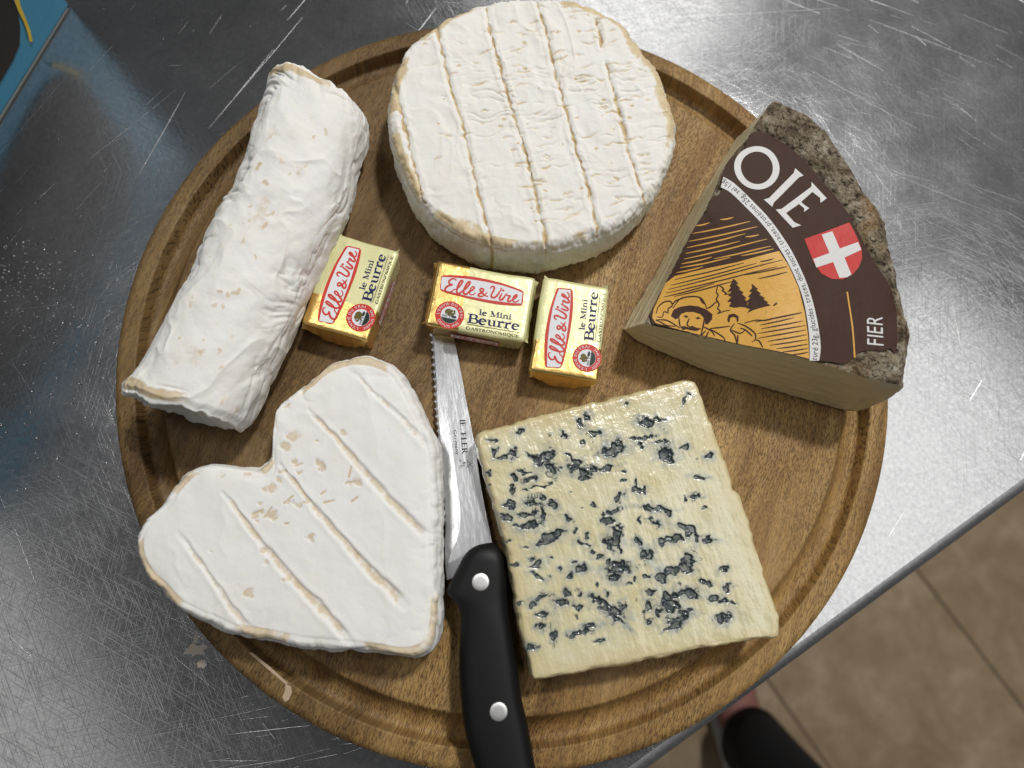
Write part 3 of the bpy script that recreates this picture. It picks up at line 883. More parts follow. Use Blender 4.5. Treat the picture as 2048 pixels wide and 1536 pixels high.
def disp_blue(P, nrm, S):
    X, Y, Z = P[..., 0], P[..., 1], P[..., 2]
    top = nrm[..., 2] > .9
    inset = np.clip(S, 0, 1)
    off = .0005 * fbm(X * 40, Y * 40, Z * 40, 203) + .00020 * fbm(X * 190, Y * 190, Z * 190, 205) + .00013 * fbm((X + .27 * Y) * 420, (Y - .27 * X) * 90, Z * 90, 206)
    aa = np.arctan2(Y - cenB[1], X - cenB[0])
    sc = np.hypot(X - cenB[0], Y - cenB[1])
    off = off + np.where(~top, .00045 * noise(X * 420, Y * 420, Z * 120, 208) + .0005 * fbm(X * 120, Y * 120, Z * 120, 209), 0)
    n1 = noise(X * 420, Y * 420, None, 5) + .6 * noise(X * 950, Y * 950, None, 6); n2 = noise(X * 420, Y * 420, None, 7) + .6 * noise(X * 950, Y * 950, None, 8)
    xx, yy = X + .00085 * n1, Y + .00085 * n2
    best = np.full(X.shape, 9.0)
    for (a, b, rx, ry, g) in bl:
        m_ = (np.abs(X - a) < rx * 3 + .003) & (np.abs(Y - b) < rx * 3 + .003)
        if not m_.any(): continue
        dx, dy = xx[m_] - a, yy[m_] - b
        q = np.hypot((dx * math.cos(g) + dy * math.sin(g)) / rx, (-dx * math.sin(g) + dy * math.cos(g)) / ry)
        best[m_] = np.minimum(best[m_], q)
    ragged = fbm(X * 560, Y * 560, None, 222, 4)
    e = best + .62 * ragged
    vein = sstep(1.25, .62, e) * (nrm[..., 2] > .5)
    pit = sstep(.95, .50, e)
    # filaments straggling out of the holes
    fil = sstep(.085, .03, np.abs(fbm(X * 210 + .6 * n1, Y * 210 + .6 * n2, None, 271, 3))) * sstep(2.6, 1.3, best + .5 * ragged) * sstep(-.15, .35, fbm(X * 130, Y * 130, None, 273))
    speck = sstep(.60, .78, fbm(X * 330, Y * 330, None, 241, 3) + .25 * fbm(X * 40, Y * 40, None, 243)) * sstep(.006, .012, inset) * top
    vein = np.maximum(np.maximum(vein, speck * .9), .85 * fil * top)
    floor_ = sstep(.62, .38, e) * sstep(-.35, .15, noise(X * 700, Y * 700, None, 260))
    off = off - .0009 * pit * (nrm[..., 2] > .5)
    halo = sstep(2.4, .95, e) * .85 + .45 * sstep(.05, .6, fbm(X * 110, Y * 110, None, 233)) * sstep(4.5, 1.2, best)
    edge = sstep(.010, .0, inset) * .8 + .35 * sstep(.0, .6, fbm(X * 60, Y * 60, None, 235)) * sstep(.018, .006, inset)
    edge = np.maximum(edge, (~top) * .9)
    return off, {'vein': vein, 'halo': halo, 'edge': edge, 'floor': floor_}


V, fc, at = polar(o_, cenB, edge_profile(HB, .0022, .0006, .0006, 20), 170, disp_blue)
own('blue_cheese', V, fc, at, M['blue'], 'square slab of pale blue veined cheese right of the knife', 'cheese')

# ---- cheese log
zl = ZB + .021
Lp = [cL([(612, 50)])[0], (505, 262), (478, 338), (448, 402), (398, 502), (343, 612), (300, 697), (246, 790)]
Rp = [(722, 205), (738, 262), (724, 335), (694, 440), (656, 530), (612, 622), (575, 702), (500, 862)]
lz = [ZB + .028] + [ZB + .027] * 6 + [ZB + .022]      # the outline is seen higher on the far flank, lower on the near one
rz_ = [ZB + .029, ZB + .022] + [ZB + .015] * 6
Lw = spline([W(p[0], p[1], z) for p, z in zip(Lp, lz)], 260, False); Rw = spline([W(p[0], p[1], z) for p, z in zip(Rp, rz_)], 260, False)
NU, NV = 520, 420
uu = np.linspace(0, 1, NU)
Lw = resample(Lw, NU, False); Rw = resample(Rw, NU, False)
mid = (Lw + Rw) / 2; hw = np.linalg.norm(Rw - Lw, axis=1) / 2
ker = np.ones(41) / 41
hw = np.convolve(np.pad(hw, 20, 'edge'), ker, 'valid')
axd = (mid[-1] - mid[0]) / np.linalg.norm(mid[-1] - mid[0]); axp = np.array([-axd[1], axd[0]])    # perpendicular, to the photo's right
side_v = (Rw - Lw) / np.linalg.norm(Rw - Lw, axis=1)[:, None]
hh = .0198 + 0 * uu                                          # half height
ph = np.arange(NV) / NV * 2 * PI
C_, S_ = np.cos(ph), np.sin(ph)
ex_ = np.sign(C_) * np.abs(C_) ** .86; ez_ = np.sign(S_) * np.abs(S_) ** .90
PX = mid[:, None, 0] + side_v[:, None, 0] * hw[:, None] * ex_[None]
PY = mid[:, None, 1] + side_v[:, None, 1] * hw[:, None] * ex_[None]
PZ = ZB + hh[:, None] * (1 + ez_[None])
Lm = float(np.linalg.norm(np.diff(mid, axis=0), axis=1).sum())
A_ = (uu * Lm)[:, None] + 0 * ph[None]; B_ = ph[None] * .021 + 0 * A_
nC, nS = C_[None] + 0 * A_, S_[None] + 0 * A_
qx, qy, qz = A_ * 1.0, .021 * nC, .021 * nS
off = 0.0015 * fbm(qx * 28, qy * 40, qz * 40, 303) + .0006 * fbm(qx * 110, qy * 110, qz * 110, 305)
ridge = np.clip(1 - np.abs(fbm(qx * 150 + .8 * noise(qx * 60, qy * 60, qz * 60, 1), qy * 38, qz * 38, 312, 3)) * 2.4, 0, 1) ** 2
rid2 = np.clip(1 - np.abs(fbm(qx * 55, qy * 120, qz * 120 + .8 * noise(qx * 50, qy * 50, qz * 50, 3), 322, 3)) * 2.6, 0, 1) ** 2
topw = sstep(-.1, .6, nS)
pat = sstep(-.1, .4, fbm(qx * 35, qy * 35, qz * 35, 331))
fold = np.clip(1 - np.abs(fbm(qx * 48 + .7 * noise(qx * 40, qy * 40, qz * 40, 61), qy * 60, qz * 60, 63, 3)) * 3.0, 0, 1) ** 2
off = off + .0006 * fold - .0013 * ridge * pat * topw - .0009 * rid2 * sstep(.25, -.3, nS - .45) * sstep(-.2, .3, nC + .3)
endd = np.minimum(A_, Lm - A_)
off = off - .0015 * sstep(.0035, 0, endd)
# foil creases near the ends
off = off - .0006 * np.clip(1 - np.abs(noise(qx * 40, B_ * 230, None, 341)) * 2.5, 0, 1) * sstep(.016, .004, endd) * sstep(-.2, .3, fbm(B_ * 60, qx * 30, None, 343))
tan = .62 * sstep(.1, .5, fbm(qx * 60, qy * 160, qz * 160, 351)) * sstep(.013, .004, endd) * sstep(.15, .6, nS)
tan = np.maximum(tan, .85 * sstep(.0060, .0042, endd + .0016 * fbm(B_ * 200, qx * 60, None, 353)) * sstep(.30, .55, nS + .35 * noise(B_ * 90, A_ * 5, None, 355)) * sstep(.0006, .0014, endd) * sstep(.55, -.05, nC + .35 * fbm(B_ * 70, A_ * 30, None, 357)))
for _ in range(34):
    a0 = random.uniform(.02, Lm - .015); b0 = PI / 2 + random.gauss(0, .22); r = random.uniform(.0006, .0016)
    d = np.hypot((A_ - a0) * .75 + .0012 * noise(A_ * 420, B_ * 420, None, 5), .021 * (ph[None] - b0) * 1.2 + .0012 * noise(A_ * 420, B_ * 420, None, 6))
    tan = np.maximum(tan, sstep(r, r * .4, d) * random.uniform(.32, .6))
tan = np.maximum(tan, .34 * sstep(.35, .9, fbm(qx * 90, qy * 160, qz * 160, 361) + .3 * np.exp(-((ph[None] - PI / 2) / .35) ** 2)) * topw)
nx = side_v[:, None, 0] * nC; ny = side_v[:, None, 1] * nC
P = np.stack([PX + nx * off, PY + ny * off, PZ + nS * off], -1)
P[..., 2] = np.maximum(P[..., 2], ZB)
# ragged skin at both ends
rag = .0020 * fbm(ph * 2.2, ph * 0, None, 371) + .0004 * noise(ph * 11, ph * 0, None, 373)
lean = np.where(np.arange(NU) < NU / 2, 1, -1)[:, None] * np.exp(-endd / .006)
P[..., 0] += axd[0] * rag[None] * lean; P[..., 1] += axd[1] * rag[None] * lean
rows = [P]
tn = [tan]
caps0, caps1 = [], []


def cap(rowP, sgn, seed):
    out, tt = [], []
    c = rowP.mean(0)
    for j, s in enumerate((.97, .92, .84, .72, .55, .36, .18, .04)):
        q = c + (rowP - c) * s
        dep = .0006 + .0026 * (1 - s ** 2) * -1 + .0007 * fbm(q[:, 0] * 150, q[:, 1] * 150, q[:, 2] * 150, seed)
        q = q.copy(); q[:, :2] += sgn * axd * dep[:, None]
        q[:, 2] = np.maximum(q[:, 2], ZB)
        out.append(q); tt.append(.25 + .3 * fbm(q[:, 0] * 90, q[:, 1] * 90, q[:, 2] * 90, seed + 3))
    return out, tt


o0, t0 = cap(P[0], -1, 381); o1, t1 = cap(P[-1], 1, 391)
allP = np.concatenate([np.array(o0[::-1]), P, np.array(o1)]); allT = np.concatenate([np.array(t0[::-1]), tan, np.array(t1)])
V = allP.reshape(-1, 3)
fl = gridfaces(len(allP), NV)
own('cheese_log', V, [fl[:, ::-1] if np.cross(np.append(axd, 0), [0, 0, 1])[0] * side_v[0, 0] < 0 else fl], {'tan': allT.ravel()}, M['rind_log'], 'long white cheese log with soft wrinkled rind at the left of the board', 'cheese')

# ------------------------------------------------------------------ flat print: strokes, letters, polygons
_gc = {}


def bchar(ch):
    """outline mesh of one character of the built-in font: verts, faces, advance"""
    if ch in _gc: return _gc[ch]
    cu = bpy.data.curves.new('t', 'FONT'); cu.body = ch; cu.size = 1; cu.resolution_u = 3
    ob = bpy.data.objects.new('t', cu)
    me = bpy.data.meshes.new_from_object(ob)
    v = [(x.co.x, x.co.y) for x in me.vertices]; f = [tuple(p.vertices) for p in me.polygons]
    bpy.data.objects.remove(ob); bpy.data.meshes.remove(me)
    w = max([p[0] for p in v], default=.2)
    _gc[ch] = (v, f, w + .07 if v else .28)
    return _gc[ch]


class Sheet:
    """a printed layer: 2-D faces, each with a tiny lift so crossings never share a plane"""
    def __init__(s): s.v = []; s.f = []; s.k = 0

    def poly(s, pts, fn=None):
        pts = [tuple(p) for p in pts]
        if fn: pts = [tuple(fn(p)) for p in pts]
        b = len(s.v); s.k += 1
        s.v += [(p[0], p[1], s.k) for p in pts]; s.f.append(tuple(range(b, b + len(pts))))

    def stroke(s, pts, w, fn=None):
        P = np.array([p[:2] for p in pts], float); n = len(P)
        if n < 2: return
        w = np.full(n, w) if np.isscalar(w) else np.interp(np.linspace(0, 1, n), np.linspace(0, 1, len(w)), w)
        T = np.gradient(P, axis=0); T /= np.maximum(np.linalg.norm(T, axis=1), 1e-9)[:, None]
        Nn = np.stack([-T[:, 1], T[:, 0]], 1)
        A, B = P + Nn * w[:, None] / 2, P - Nn * w[:, None] / 2
        if fn: A = np.array([fn(p) for p in A]); B = np.array([fn(p) for p in B])
        b = len(s.v)
        for i in range(n):
            s.k += .12
            s.v.append((*A[i], s.k)); s.v.append((*B[i], s.k))
        for i in range(n - 1): s.f.append((b + 2 * i, b + 2 * i + 1, b + 2 * i + 3, b + 2 * i + 2))

    def curve(s, pts, w, n=40, fn=None):
        s.stroke(spline([p[:2] for p in pts], n, False), w, fn)

    def text(s, txt, org, d, size, fn=None, fit=None, squeeze=1.0):
        """built-in font along direction d from org; fit = total length"""
        d = np.array(d, float); d /= np.linalg.norm(d); u = np.array([-d[1], d[0]])
        tot = sum(bchar(c)[2] for c in txt) * size
        k = (fit / tot) if fit else squeeze
        x = 0; s.k += 1
        for c in txt:
            v, f, adv = bchar(c); b = len(s.v)
            for p in v:
                q = np.array(org) + d * (x + p[0] * size) * k + u * p[1] * size
                if fn: q = fn(q)
                s.v.append((q[0], q[1], s.k))
            s.f += [tuple(b + i for i in t) for t in f]
            x += adv * size

    def textpath(s, txt, path, size, fn=None):
        path = np.array(path); L = np.concatenate([[0], np.cumsum(np.linalg.norm(np.diff(path, axis=0), axis=1))])
        tot = sum(bchar(c)[2] for c in txt) * size; k = L[-1] / tot
        x = 0; s.k += 1
        for c in txt:
            v, f, adv = bchar(c); b = len(s.v)
            m_ = (x + adv * size / 2) * k
            o = np.array([np.interp(m_, L, path[:, j]) for j in (0, 1)])
            h_ = np.array([np.interp(m_ + L[-1] * .01, L, path[:, j]) for j in (0, 1)]) - np.array([np.interp(m_ - L[-1] * .01, L, path[:, j]) for j in (0, 1)])
            d = h_ / np.linalg.norm(h_); u = np.array([-d[1], d[0]])
            for p in v:
                q = o + d * (p[0] - adv / 2) * size * min(k, 1.05) + u * p[1] * size
                if fn: q = fn(q)
                s.v.append((q[0], q[1], s.k))
            s.f += [tuple(b + i for i in t) for t in f]
            x += adv * size

    def build(s, name, mat, parent, zfn, lift, grid=None, eps=1.2e-6, local=None):
        bm = bmesh.new()
        vs = [bm.verts.new((p[0], p[1], p[2] * eps)) for p in s.v]
        for f in s.f:
            try: bm.faces.new([vs[i] for i in f])
            except ValueError: pass
        bmesh.ops.triangulate(bm, faces=[f for f in bm.faces if len(f.verts) > 4])
        if grid:
            xs = [v.co.x for v in bm.verts]; ys = [v.co.y for v in bm.verts]
            for lo, hi, ax in ((min(xs), max(xs), 0), (min(ys), max(ys), 1)):
                c = math.ceil(lo / grid) * grid
                while c < hi:
                    bmesh.ops.bisect_plane(bm, geom=bm.verts[:] + bm.edges[:] + bm.faces[:], plane_co=(c, 0, 0) if ax == 0 else (0, c, 0), plane_no=(1, 0, 0) if ax == 0 else (0, 1, 0), dist=1e-7)
                    c += grid
        co = np.array([v.co[:] for v in bm.verts])
        z = zfn(co[:, 0], co[:, 1]) + lift + co[:, 2]
        for v, q in zip(bm.verts, z): v.co.z = q
        bmesh.ops.recalc_face_normals(bm, faces=bm.faces[:])
        for f in bm.faces:
            if f.normal.z < 0: f.normal_flip()
            f.smooth = bool(grid)
        me = bpy.data.meshes.new(name); bm.to_mesh(me); bm.free()
        me.materials.append(mat)
        o = bpy.data.objects.new(name, me); COL.objects.link(o)
        o.parent = parent
        if local is None: o.matrix_parent_inverse = parent.matrix_world.inverted()
        return o


# serif letters drawn with a broad pen: strokes in units of the cap height
def arc(cx, cy, rx, ry, a0, a1, n=14):
    return [(cx + rx * math.cos(math.radians(a)), cy + ry * math.sin(math.radians(a))) for a in np.linspace(a0, a1, n)]


TK, TN, SFW = .17, .065, .055


def ser(x, y, w=.30): return ([(x - w / 2, y), (x + w / 2, y)], SFW)


GL = {
    'B': ([([(.2, 0), (.2, 1)], TK), ([(.02, .972), (.4, .972)] + arc(.4, .755, .21, .217, 90, -90) + [(.2, .538)], [.06, .06, .16, .15, .06, .06]), ([(.2, .52), (.44, .52)] + arc(.44, .273, .25, .247, 90, -90) + [(.02, .026)], [.05, .06, .17, .16, .06, .06])], .74),
    'e': ([([(.1, .36), (.47, .40)], .055), (arc(.29, .33, .19, .30, 12, 100), [.13, .07]), (arc(.29, .33, .21, .31, 100, 325, 24), [.07, .16, .17, .11, .04])], .56),
    'u': ([([(.15, .66), (.15, .2)], .15), (arc(.29, .2, .14, .17, 180, 300), [.15, .1, .05]), ([(.47, .66), (.47, 0)], .15), ([(0, .63), (.2, .63)], .05), ([(.33, .63), (.5, .63)], .05), ([(.47, .03), (.6, .03)], .05)], .64),
    'r': ([([(.15, .66), (.15, 0)], .15), ([(0, .63), (.2, .63)], .05), ser(.16, .027, .32), ([(.17, .44), (.25, .58), (.36, .63), (.44, .58)], [.04, .1, .14, .15])], .47),
    'l': ([([(.15, 1.05), (.15, 0)], .14), ([(.0, 1.02), (.2, 1.02)], .05), ser(.15, .027, .30)], .31),
    'i': ([([(.15, .66), (.15, 0)], .14), ([(.0, .63), (.2, .63)], .05), ser(.15, .027, .30), (arc(.14, .88, .045, .045, 0, 360, 10), .09)], .32),
    'n': ([([(.15, .66), (.15, 0)], .14), ([(.0, .63), (.2, .63)], .05), ser(.15, .027, .28), ([(.17, .47)] + arc(.34, .46, .14, .16, 150, 0), [.04, .08, .14]), ([(.48, .47), (.48, 0)], .14), ser(.48, .027, .28)], .64),
    'M': ([([(.14, 0), (.14, 1)], .07), ([(.14, 1), (.45, .06)], .16), ([(.45, .04), (.78, 1)], .06), ([(.80, 1), (.80, 0)], .16), ser(.13, .027, .26), ser(.80, .027, .32), ([(.0, .972), (.2, .972)], .055), ([(.74, .972), (.94, .972)], .055)], .98),
    'G': ([(arc(.45, .5, .38, .48, 50, 325, 26), [.05, .1, .17, .17, .1, .06]), ([(.77, .42), (.77, .12)], .14), ser(.76, .42, .28), ([(.70, .98), (.70, .72)], .05)], .95),
    'A': ([([(.08, .0), (.42, 1)], .06), ([(.40, 1), (.76, 0)], .16), ([(.2, .34), (.62, .34)], .055), ser(.09, .027, .28), ser(.76, .027, .32)], .90),
    'S': ([(arc(.3, .74, .2, .24, 30, 250, 12) + arc(.33, .26, .22, .25, 80, -150, 14), [.05, .09, .15, .18, .16, .09, .05])], .64),
    'T': ([([(.37, 0), (.37, 1)], .16), ([(.02, .97), (.72, .97)], .06), ([(.04, 1), (.04, .78)], .05), ([(.70, 1), (.70, .78)], .05), ser(.37, .027, .34)], .76),
    'R': ([([(.18, 0), (.18, 1)], .16), ([(.02, .972), (.38, .972)] + arc(.38, .735, .2, .237, 90, -90) + [(.2, .498)], [.055, .06, .16, .15, .06, .06]), ([(.36, .5), (.74, .0)], .15), ser(.18, .027, .34), ser(.76, .027, .16)], .84),
    'O': ([(arc(.46, .5, .38, .47, 90, 455, 34), [.06, .17, .17, .06, .06, .17, .17, .06])], .94),
    'N': ([([(.14, 0), (.14, 1)], .06), ([(.12, 1), (.76, .0)], .16), ([(.76, 0), (.76, 1)], .06), ser(.14, .027, .28), ser(.1, .972, .24), ser(.76, .972, .28)], .92),
    'I': ([([(.18, 0), (.18, 1)], .16), ser(.18, .027, .36), ser(.18, .972, .36)], .40),
    'Q': ([(arc(.46, .5, .38, .47, 90, 455, 34), [.06, .17, .17, .06, .06, .17, .17, .06]), ([(.45, .04), (.62, -.12), (.9, -.22)], [.06, .12, .04])], .94),
    'U': ([([(.18, 1), (.18, .32)] + arc(.46, .32, .28, .30, 180, 360) + [(.74, 1)], [.16, .16, .13, .06, .06, .06]), ser(.18, .972, .34), ser(.74, .972, .26)], .90),
    'E': ([([(.18, 0), (.18, 1)], .16), ([(.02, .97), (.62, .97)], .06), ([(.18, .51), (.5, .51)], .055), ([(.02, .03), (.66, .03)], .06), ([(.61, 1), (.61, .78)], .05), ([(.5, .62), (.5, .4)], .05), ([(.66, 0), (.64, .25)], .05)], .74),
    'L': ([([(.18, 0), (.18, 1)], .16), ser(.18, .972, .34), ([(.02, .03), (.62, .03)], .06), ([(.61, 0), (.61, .26)], .05)], .68),
    'F': ([([(.18, 0), (.18, 1)], .16), ([(.02, .97), (.62, .97)], .06), ([(.18, .51), (.5, .51)], .055), ([(.61, 1), (.61, .76)], .05), ([(.5, .62), (.5, .4)], .05), ser(.18, .027, .34)], .68),
    'C': ([(arc(.45, .5, .38, .48, 50, 315, 26), [.05, .1, .17, .17, .1, .05]), ([(.70, .98), (.70, .72)], .05)], .84),
    'H': ([([(.18, 0), (.18, 1)], .16), ([(.74, 0), (.74, 1)], .16), ([(.18, .52), (.74, .52)], .055), ser(.18, .027, .32), ser(.18, .972, .32), ser(.74, .027, .32), ser(.74, .972, .32)], .94),
    ' ': ([], .32),
}


def serif(sh, txt, org, d, size, fit, fn=None, bold=1.0, skip=()):
    d = np.array(d, float); d /= np.linalg.norm(d); u = np.array([-d[1], d[0]])
    tot = sum(GL[c][1] for c in txt) * size; k = fit / tot; x = 0
    for j, c in enumerate(txt):
        st, adv = GL[c]
        for pts, w in st:
            if j in skip and random.random() < .55: continue
            P = [np.array(org) + d * (x + p[0] * size) * k + u * p[1] * size for p in pts]
            if len(P) == 2: P = [P[0], (P[0] + P[1]) / 2, P[1]]
            w_ = (np.array(w) if not np.isscalar(w) else w) * size * bold * (.5 + .5 * k)
            sh.stroke(P, w_, fn)
        x += adv * size


# ------------------------------------------------------------------ butter packs
PL, PW, PH = .0398, .0272, .0148          # length, width, height
PK = [  # name of the corners: gold-end-left, gold-end-right ... as (origin corner, +x corner, far corner, +y corner) in reading order
    dict(c=[(734, 687.6), (799, 500.6), (669.5, 467.6), (600, 644.5)], lift=0.0, label='gold and cream butter pack leaning against the cheese log'),
    dict(c=[(848.6, 649), (1053.5, 683.4), (1066, 553), (867, 518.6)], lift=.0016, label='middle gold and cream butter pack resting on the knife tip'),
    dict(c=[(1196, 764.6), (1221.5, 574), (1084, 555.5), (1058, 740)], lift=0.0, label='gold and cream butter pack nearest the wedge and blue cheese'),
]


def pack_frame(c, lift):
    w = WP(c, ZB + PH + lift)
    o = w.mean(0)
    x = (w[1] - w[0]) + (w[2] - w[3]); x /= np.linalg.norm(x)
    y = np.array([-x[1], x[0]])
    return o, x, y


OM, XM, YM = pack_frame(PK[1]['c'], PK[1]['lift'])
wm = WP(PK[1]['c'], ZB + PH + PK[1]['lift'])
lenM = (np.linalg.norm(wm[1] - wm[0]) + np.linalg.norm(wm[2] - wm[3])) / 2; widM = (np.linalg.norm(wm[2] - wm[1]) + np.linalg.norm(wm[3] - wm[0])) / 2


def mloc(p):
    """a point of the middle pack's close-up -> metres on a pack's top"""
    q = W(*cM([p])[0], ZB + PH + PK[1]['lift']) - OM
    return np.array([q @ XM * PL / lenM, q @ YM * PW / widM])


def rbox(L, Wd, H, r, nx, ny, nz, jit):
    """rounded box, base at z=0, as one grid-wrapped mesh"""
    bm = bmesh.new()
    bmesh.ops.create_cube(bm, size=1)
    for ax, n in ((0, nx), (1, ny), (2, nz)):
        for k in range(1, n):
            c = -.5 + k / n
            pl = [0, 0, 0]; pl[ax] = c; no = [0, 0, 0]; no[ax] = 1
            bmesh.ops.bisect_plane(bm, geom=bm.verts[:] + bm.edges[:] + bm.faces[:], plane_co=pl, plane_no=no, dist=1e-6)
    for v in bm.verts:
        p = np.array([v.co.x * L, v.co.y * Wd, v.co.z * H])
        inn = np.clip(p, [-L / 2 + r, -Wd / 2 + r, -H / 2 + r], [L / 2 - r, Wd / 2 - r, H / 2 - r])
        d = p - inn; n = np.linalg.norm(d)
        if n > 1e-9:
            # keep the flat faces flat, round only edges and corners
            p = inn + d / n * r if (np.abs(d) > 1e-9).sum() > 1 else p
        j = jit(p) if jit else 0
        v.co = Vector(p + j) + Vector((0, 0, H / 2))
    for f in bm.faces: f.smooth = True
    return bm


def make_pack(idx, d):
    o, x, y = pack_frame(d['c'], d['lift'])
    rz = math.atan2(x[1], x[0])
    t = bpy.data.objects.new('butter_pack', None); COL.objects.link(t); t.empty_display_size = .01
    # frame was measured on the top face; keep the same xy
    t.location = (o[0], o[1], ZB + .0001)
    t.rotation_euler = (0, 0, rz)
    if idx == 1:
        t.rotation_euler = (0, math.radians(2.3), rz); t.location.z = ZB + .0010
    tag(t, d['label'], 'butter', 'butter packs on the board')
    sd = 40 + idx * 10

    def jit(p):
        q = p * 120
        n = np.array([noise(q[0] + k * 9, q[1], q[2], sd + k) for k in range(3)], float)
        a = np.array([.00035, .00035, .00008])
        # slanted ends, tucked-in foot
        s = p[2] / PH
        return n * a + np.array([-np.sign(p[0]) * .0011 * (.5 - s), -np.sign(p[1]) * .0006 * (.5 - s), 0])
    bm = rbox(PL, PW, PH, .0011, 30, 20, 10, jit)
    me = bpy.data.meshes.new('wrapper'); bm.to_mesh(me); bm.free(); me.materials.append(M['wrapper'])
    wobj = bpy.data.objects.new('wrapper', me); COL.objects.link(wobj); wobj.parent = t
    # envelope folds on the two short ends
    for sx in (-1, 1):
        bm = bmesh.new()
        n = 14
        rows = []
        for i in range(n + 1):
            u_ = -PW / 2 + .0006 + (PW - .0012) * i / n
            tri = 1 - abs(2 * i / n - 1)
            sag = .0007 * math.sin(PI * i / n) + .0003 * random.uniform(-1, 1)
            top_ = PH - .0007
            bot = PH - .0022 - .0085 * min(1, tri * 1.6)
            rows.append([bm.verts.new((sx * (PL / 2 - .0002), u_, top_)), bm.verts.new((sx * (PL / 2 + .0004 + sag * .4), u_, (top_ + bot) / 2)), bm.verts.new((sx * (PL / 2 + .0008 + sag + (.0009 if i in (0, n) else 0)), u_, bot))])
        for i in range(n):
            for j in range(2): bm.faces.new((rows[i][j], rows[i + 1][j], rows[i + 1][j + 1], rows[i][j + 1]))
        bmesh.ops.recalc_face_normals(bm, faces=bm.faces[:])
        me = bpy.data.meshes.new('end_fold'); bm.to_mesh(me); bm.free(); me.materials.append(M['wrapper'])
        fo = bpy.data.objects.new('end_fold', me); COL.objects.link(fo); fo.parent = t
    zt = lambda X, Y: np.full(np.shape(X), PH + .00006)
    L = .00016

    def B(sh, name, mat, par, lift): return sh.build(name, mat, par, zt, lift, eps=6e-7, local=True)
    # brand plaque
    s = Sheet(); s.poly(spline([(322, 545), (330, 450), (338, 362), (420, 345), (600, 346), (800, 365), (1000, 400), (1200, 447), (1400, 512), (1502, 558), (1500, 650), (1486, 748), (1400, 762), (1200, 752), (1000, 724), (700, 664), (450, 602)], 90), mloc)
    plaque = B(s, 'brand_plaque', M['red'], t, .00004)
    s = Sheet(); s.poly([(345, 372), (500, 378), (720, 397), (950, 430), (1200, 480), (1400, 542), (1490, 578), (1482, 650), (1474, 732), (1300, 722), (1000, 686), (700, 634), (450, 574), (332, 542), (336, 450)], mloc)
    B(s, 'plaque_field', M['white'], plaque, .00010)
    s = Sheet(); w = .00074
    for pts, n in (([(545, 425), (540, 402), (495, 397), (448, 430), (455, 468), (495, 480), (430, 500), (392, 545), (420, 585), (475, 580), (515, 550)], 60),
                   ([(505, 552), (570, 530), (622, 470), (642, 428), (622, 420), (590, 460), (560, 540), (562, 590), (595, 600), (630, 573), (690, 530), (735, 472), (746, 438), (722, 440), (690, 482), (656, 560), (658, 602), (692, 610), (728, 580), (782, 550), (806, 517), (785, 505), (755, 532), (736, 580), (748, 612), (792, 615), (825, 588)], 150),
                   ([(1000, 640), (955, 622), (900, 570), (888, 540), (915, 527), (938, 548), (915, 580), (870, 608), (866, 632), (905, 640), (955, 615), (985, 578)], 60),
                   ([(1030, 530), (1048, 502), (1084, 500), (1086, 540), (1054, 600), (1046, 640), (1078, 655), (1118, 635), (1162, 575), (1190, 527), (1175, 522)], 60),
                   ([(1200, 590), (1168, 650), (1168, 680), (1198, 680), (1238, 632), (1264, 594)], 40),
                   ([(1262, 592), (1268, 618), (1300, 624), (1318, 626), (1290, 662), (1280, 695), (1302, 706), (1340, 684), (1388, 652), (1412, 622), (1392, 615), (1362, 650), (1352, 690), (1378, 710), (1412, 705), (1442, 680)], 60)):
        P = spline(pts, n, False)
        P = np.array([mloc(p) for p in P])
        s.stroke(P, [w * .55, w * 1.1, w * .9, w * 1.15, w * .9, w * .55])
    for c in ((1216, 550),):
        s.stroke([mloc((c[0] - 10, c[1] + 10)), mloc(c), mloc((c[0] + 10, c[1] - 10))], w * 1.2)
    B(s, 'brand_lettering', M['red'], plaque, .00016)
    # product name
    s = Sheet()
    a, b = mloc((870, 893)), mloc((1335, 957)); serif(s, 'le Mini', a, b - a, .0022, np.linalg.norm(b - a), None, 1.15)
    a, b = mloc((695, 1002)), mloc((1448, 1108)); serif(s, 'Beurre', a, b - a, .0037, np.linalg.norm(b - a), None, 1.15)
    B(s, 'product_lettering', M['navy'], t, .00005)
    s = Sheet()
    a, b = mloc((697, 1025)), mloc((1442, 1140)); s.stroke([a, (a + b) / 2, b], .00021)
    a, b = mloc((685, 1096)), mloc((1440, 1213)); serif(s, 'GASTRONOMIQUE', a, b - a, .00108, np.linalg.norm(b - a), None, 1.2)
    B(s, 'subtitle_lettering', M['ink'], t, .00005)
    # seal
    c = mloc((457, 903)); R1 = .0057; R2 = .0035
    s = Sheet(); s.poly([(c[0] + R1 * math.cos(q), c[1] + R1 * math.sin(q)) for q in np.linspace(0, 2 * PI, 48, endpoint=False)])
    seal = B(s, 'seal', M['red'], t, .00005)
    s = Sheet(); s.poly([(c[0] + R2 * math.cos(q), c[1] + R2 * math.sin(q)) for q in np.linspace(0, 2 * PI, 36, endpoint=False)])
    s.textpath("L'ENVIE DU VRAI", [(c[0] + .0041 * math.cos(q), c[1] + .0041 * math.sin(q)) for q in np.radians(np.linspace(188, -6, 30))], .00155)
    s.textpath('DEPUIS 1945', [(c[0] + .0052 * math.cos(q), c[1] + .0052 * math.sin(q)) for q in np.radians(np.linspace(212, 328, 24))], .00150)
    B(s, 'seal_field', M['white'], seal, .00011)
    s = Sheet()
    gy = c[1] - .0010
    s.poly([(c[0] + .0034 * math.cos(q), min(c[1] + .0034 * math.sin(q), gy + .0004 * math.sin(q * 5))) for q in np.linspace(math.radians(195), math.radians(345), 20)])
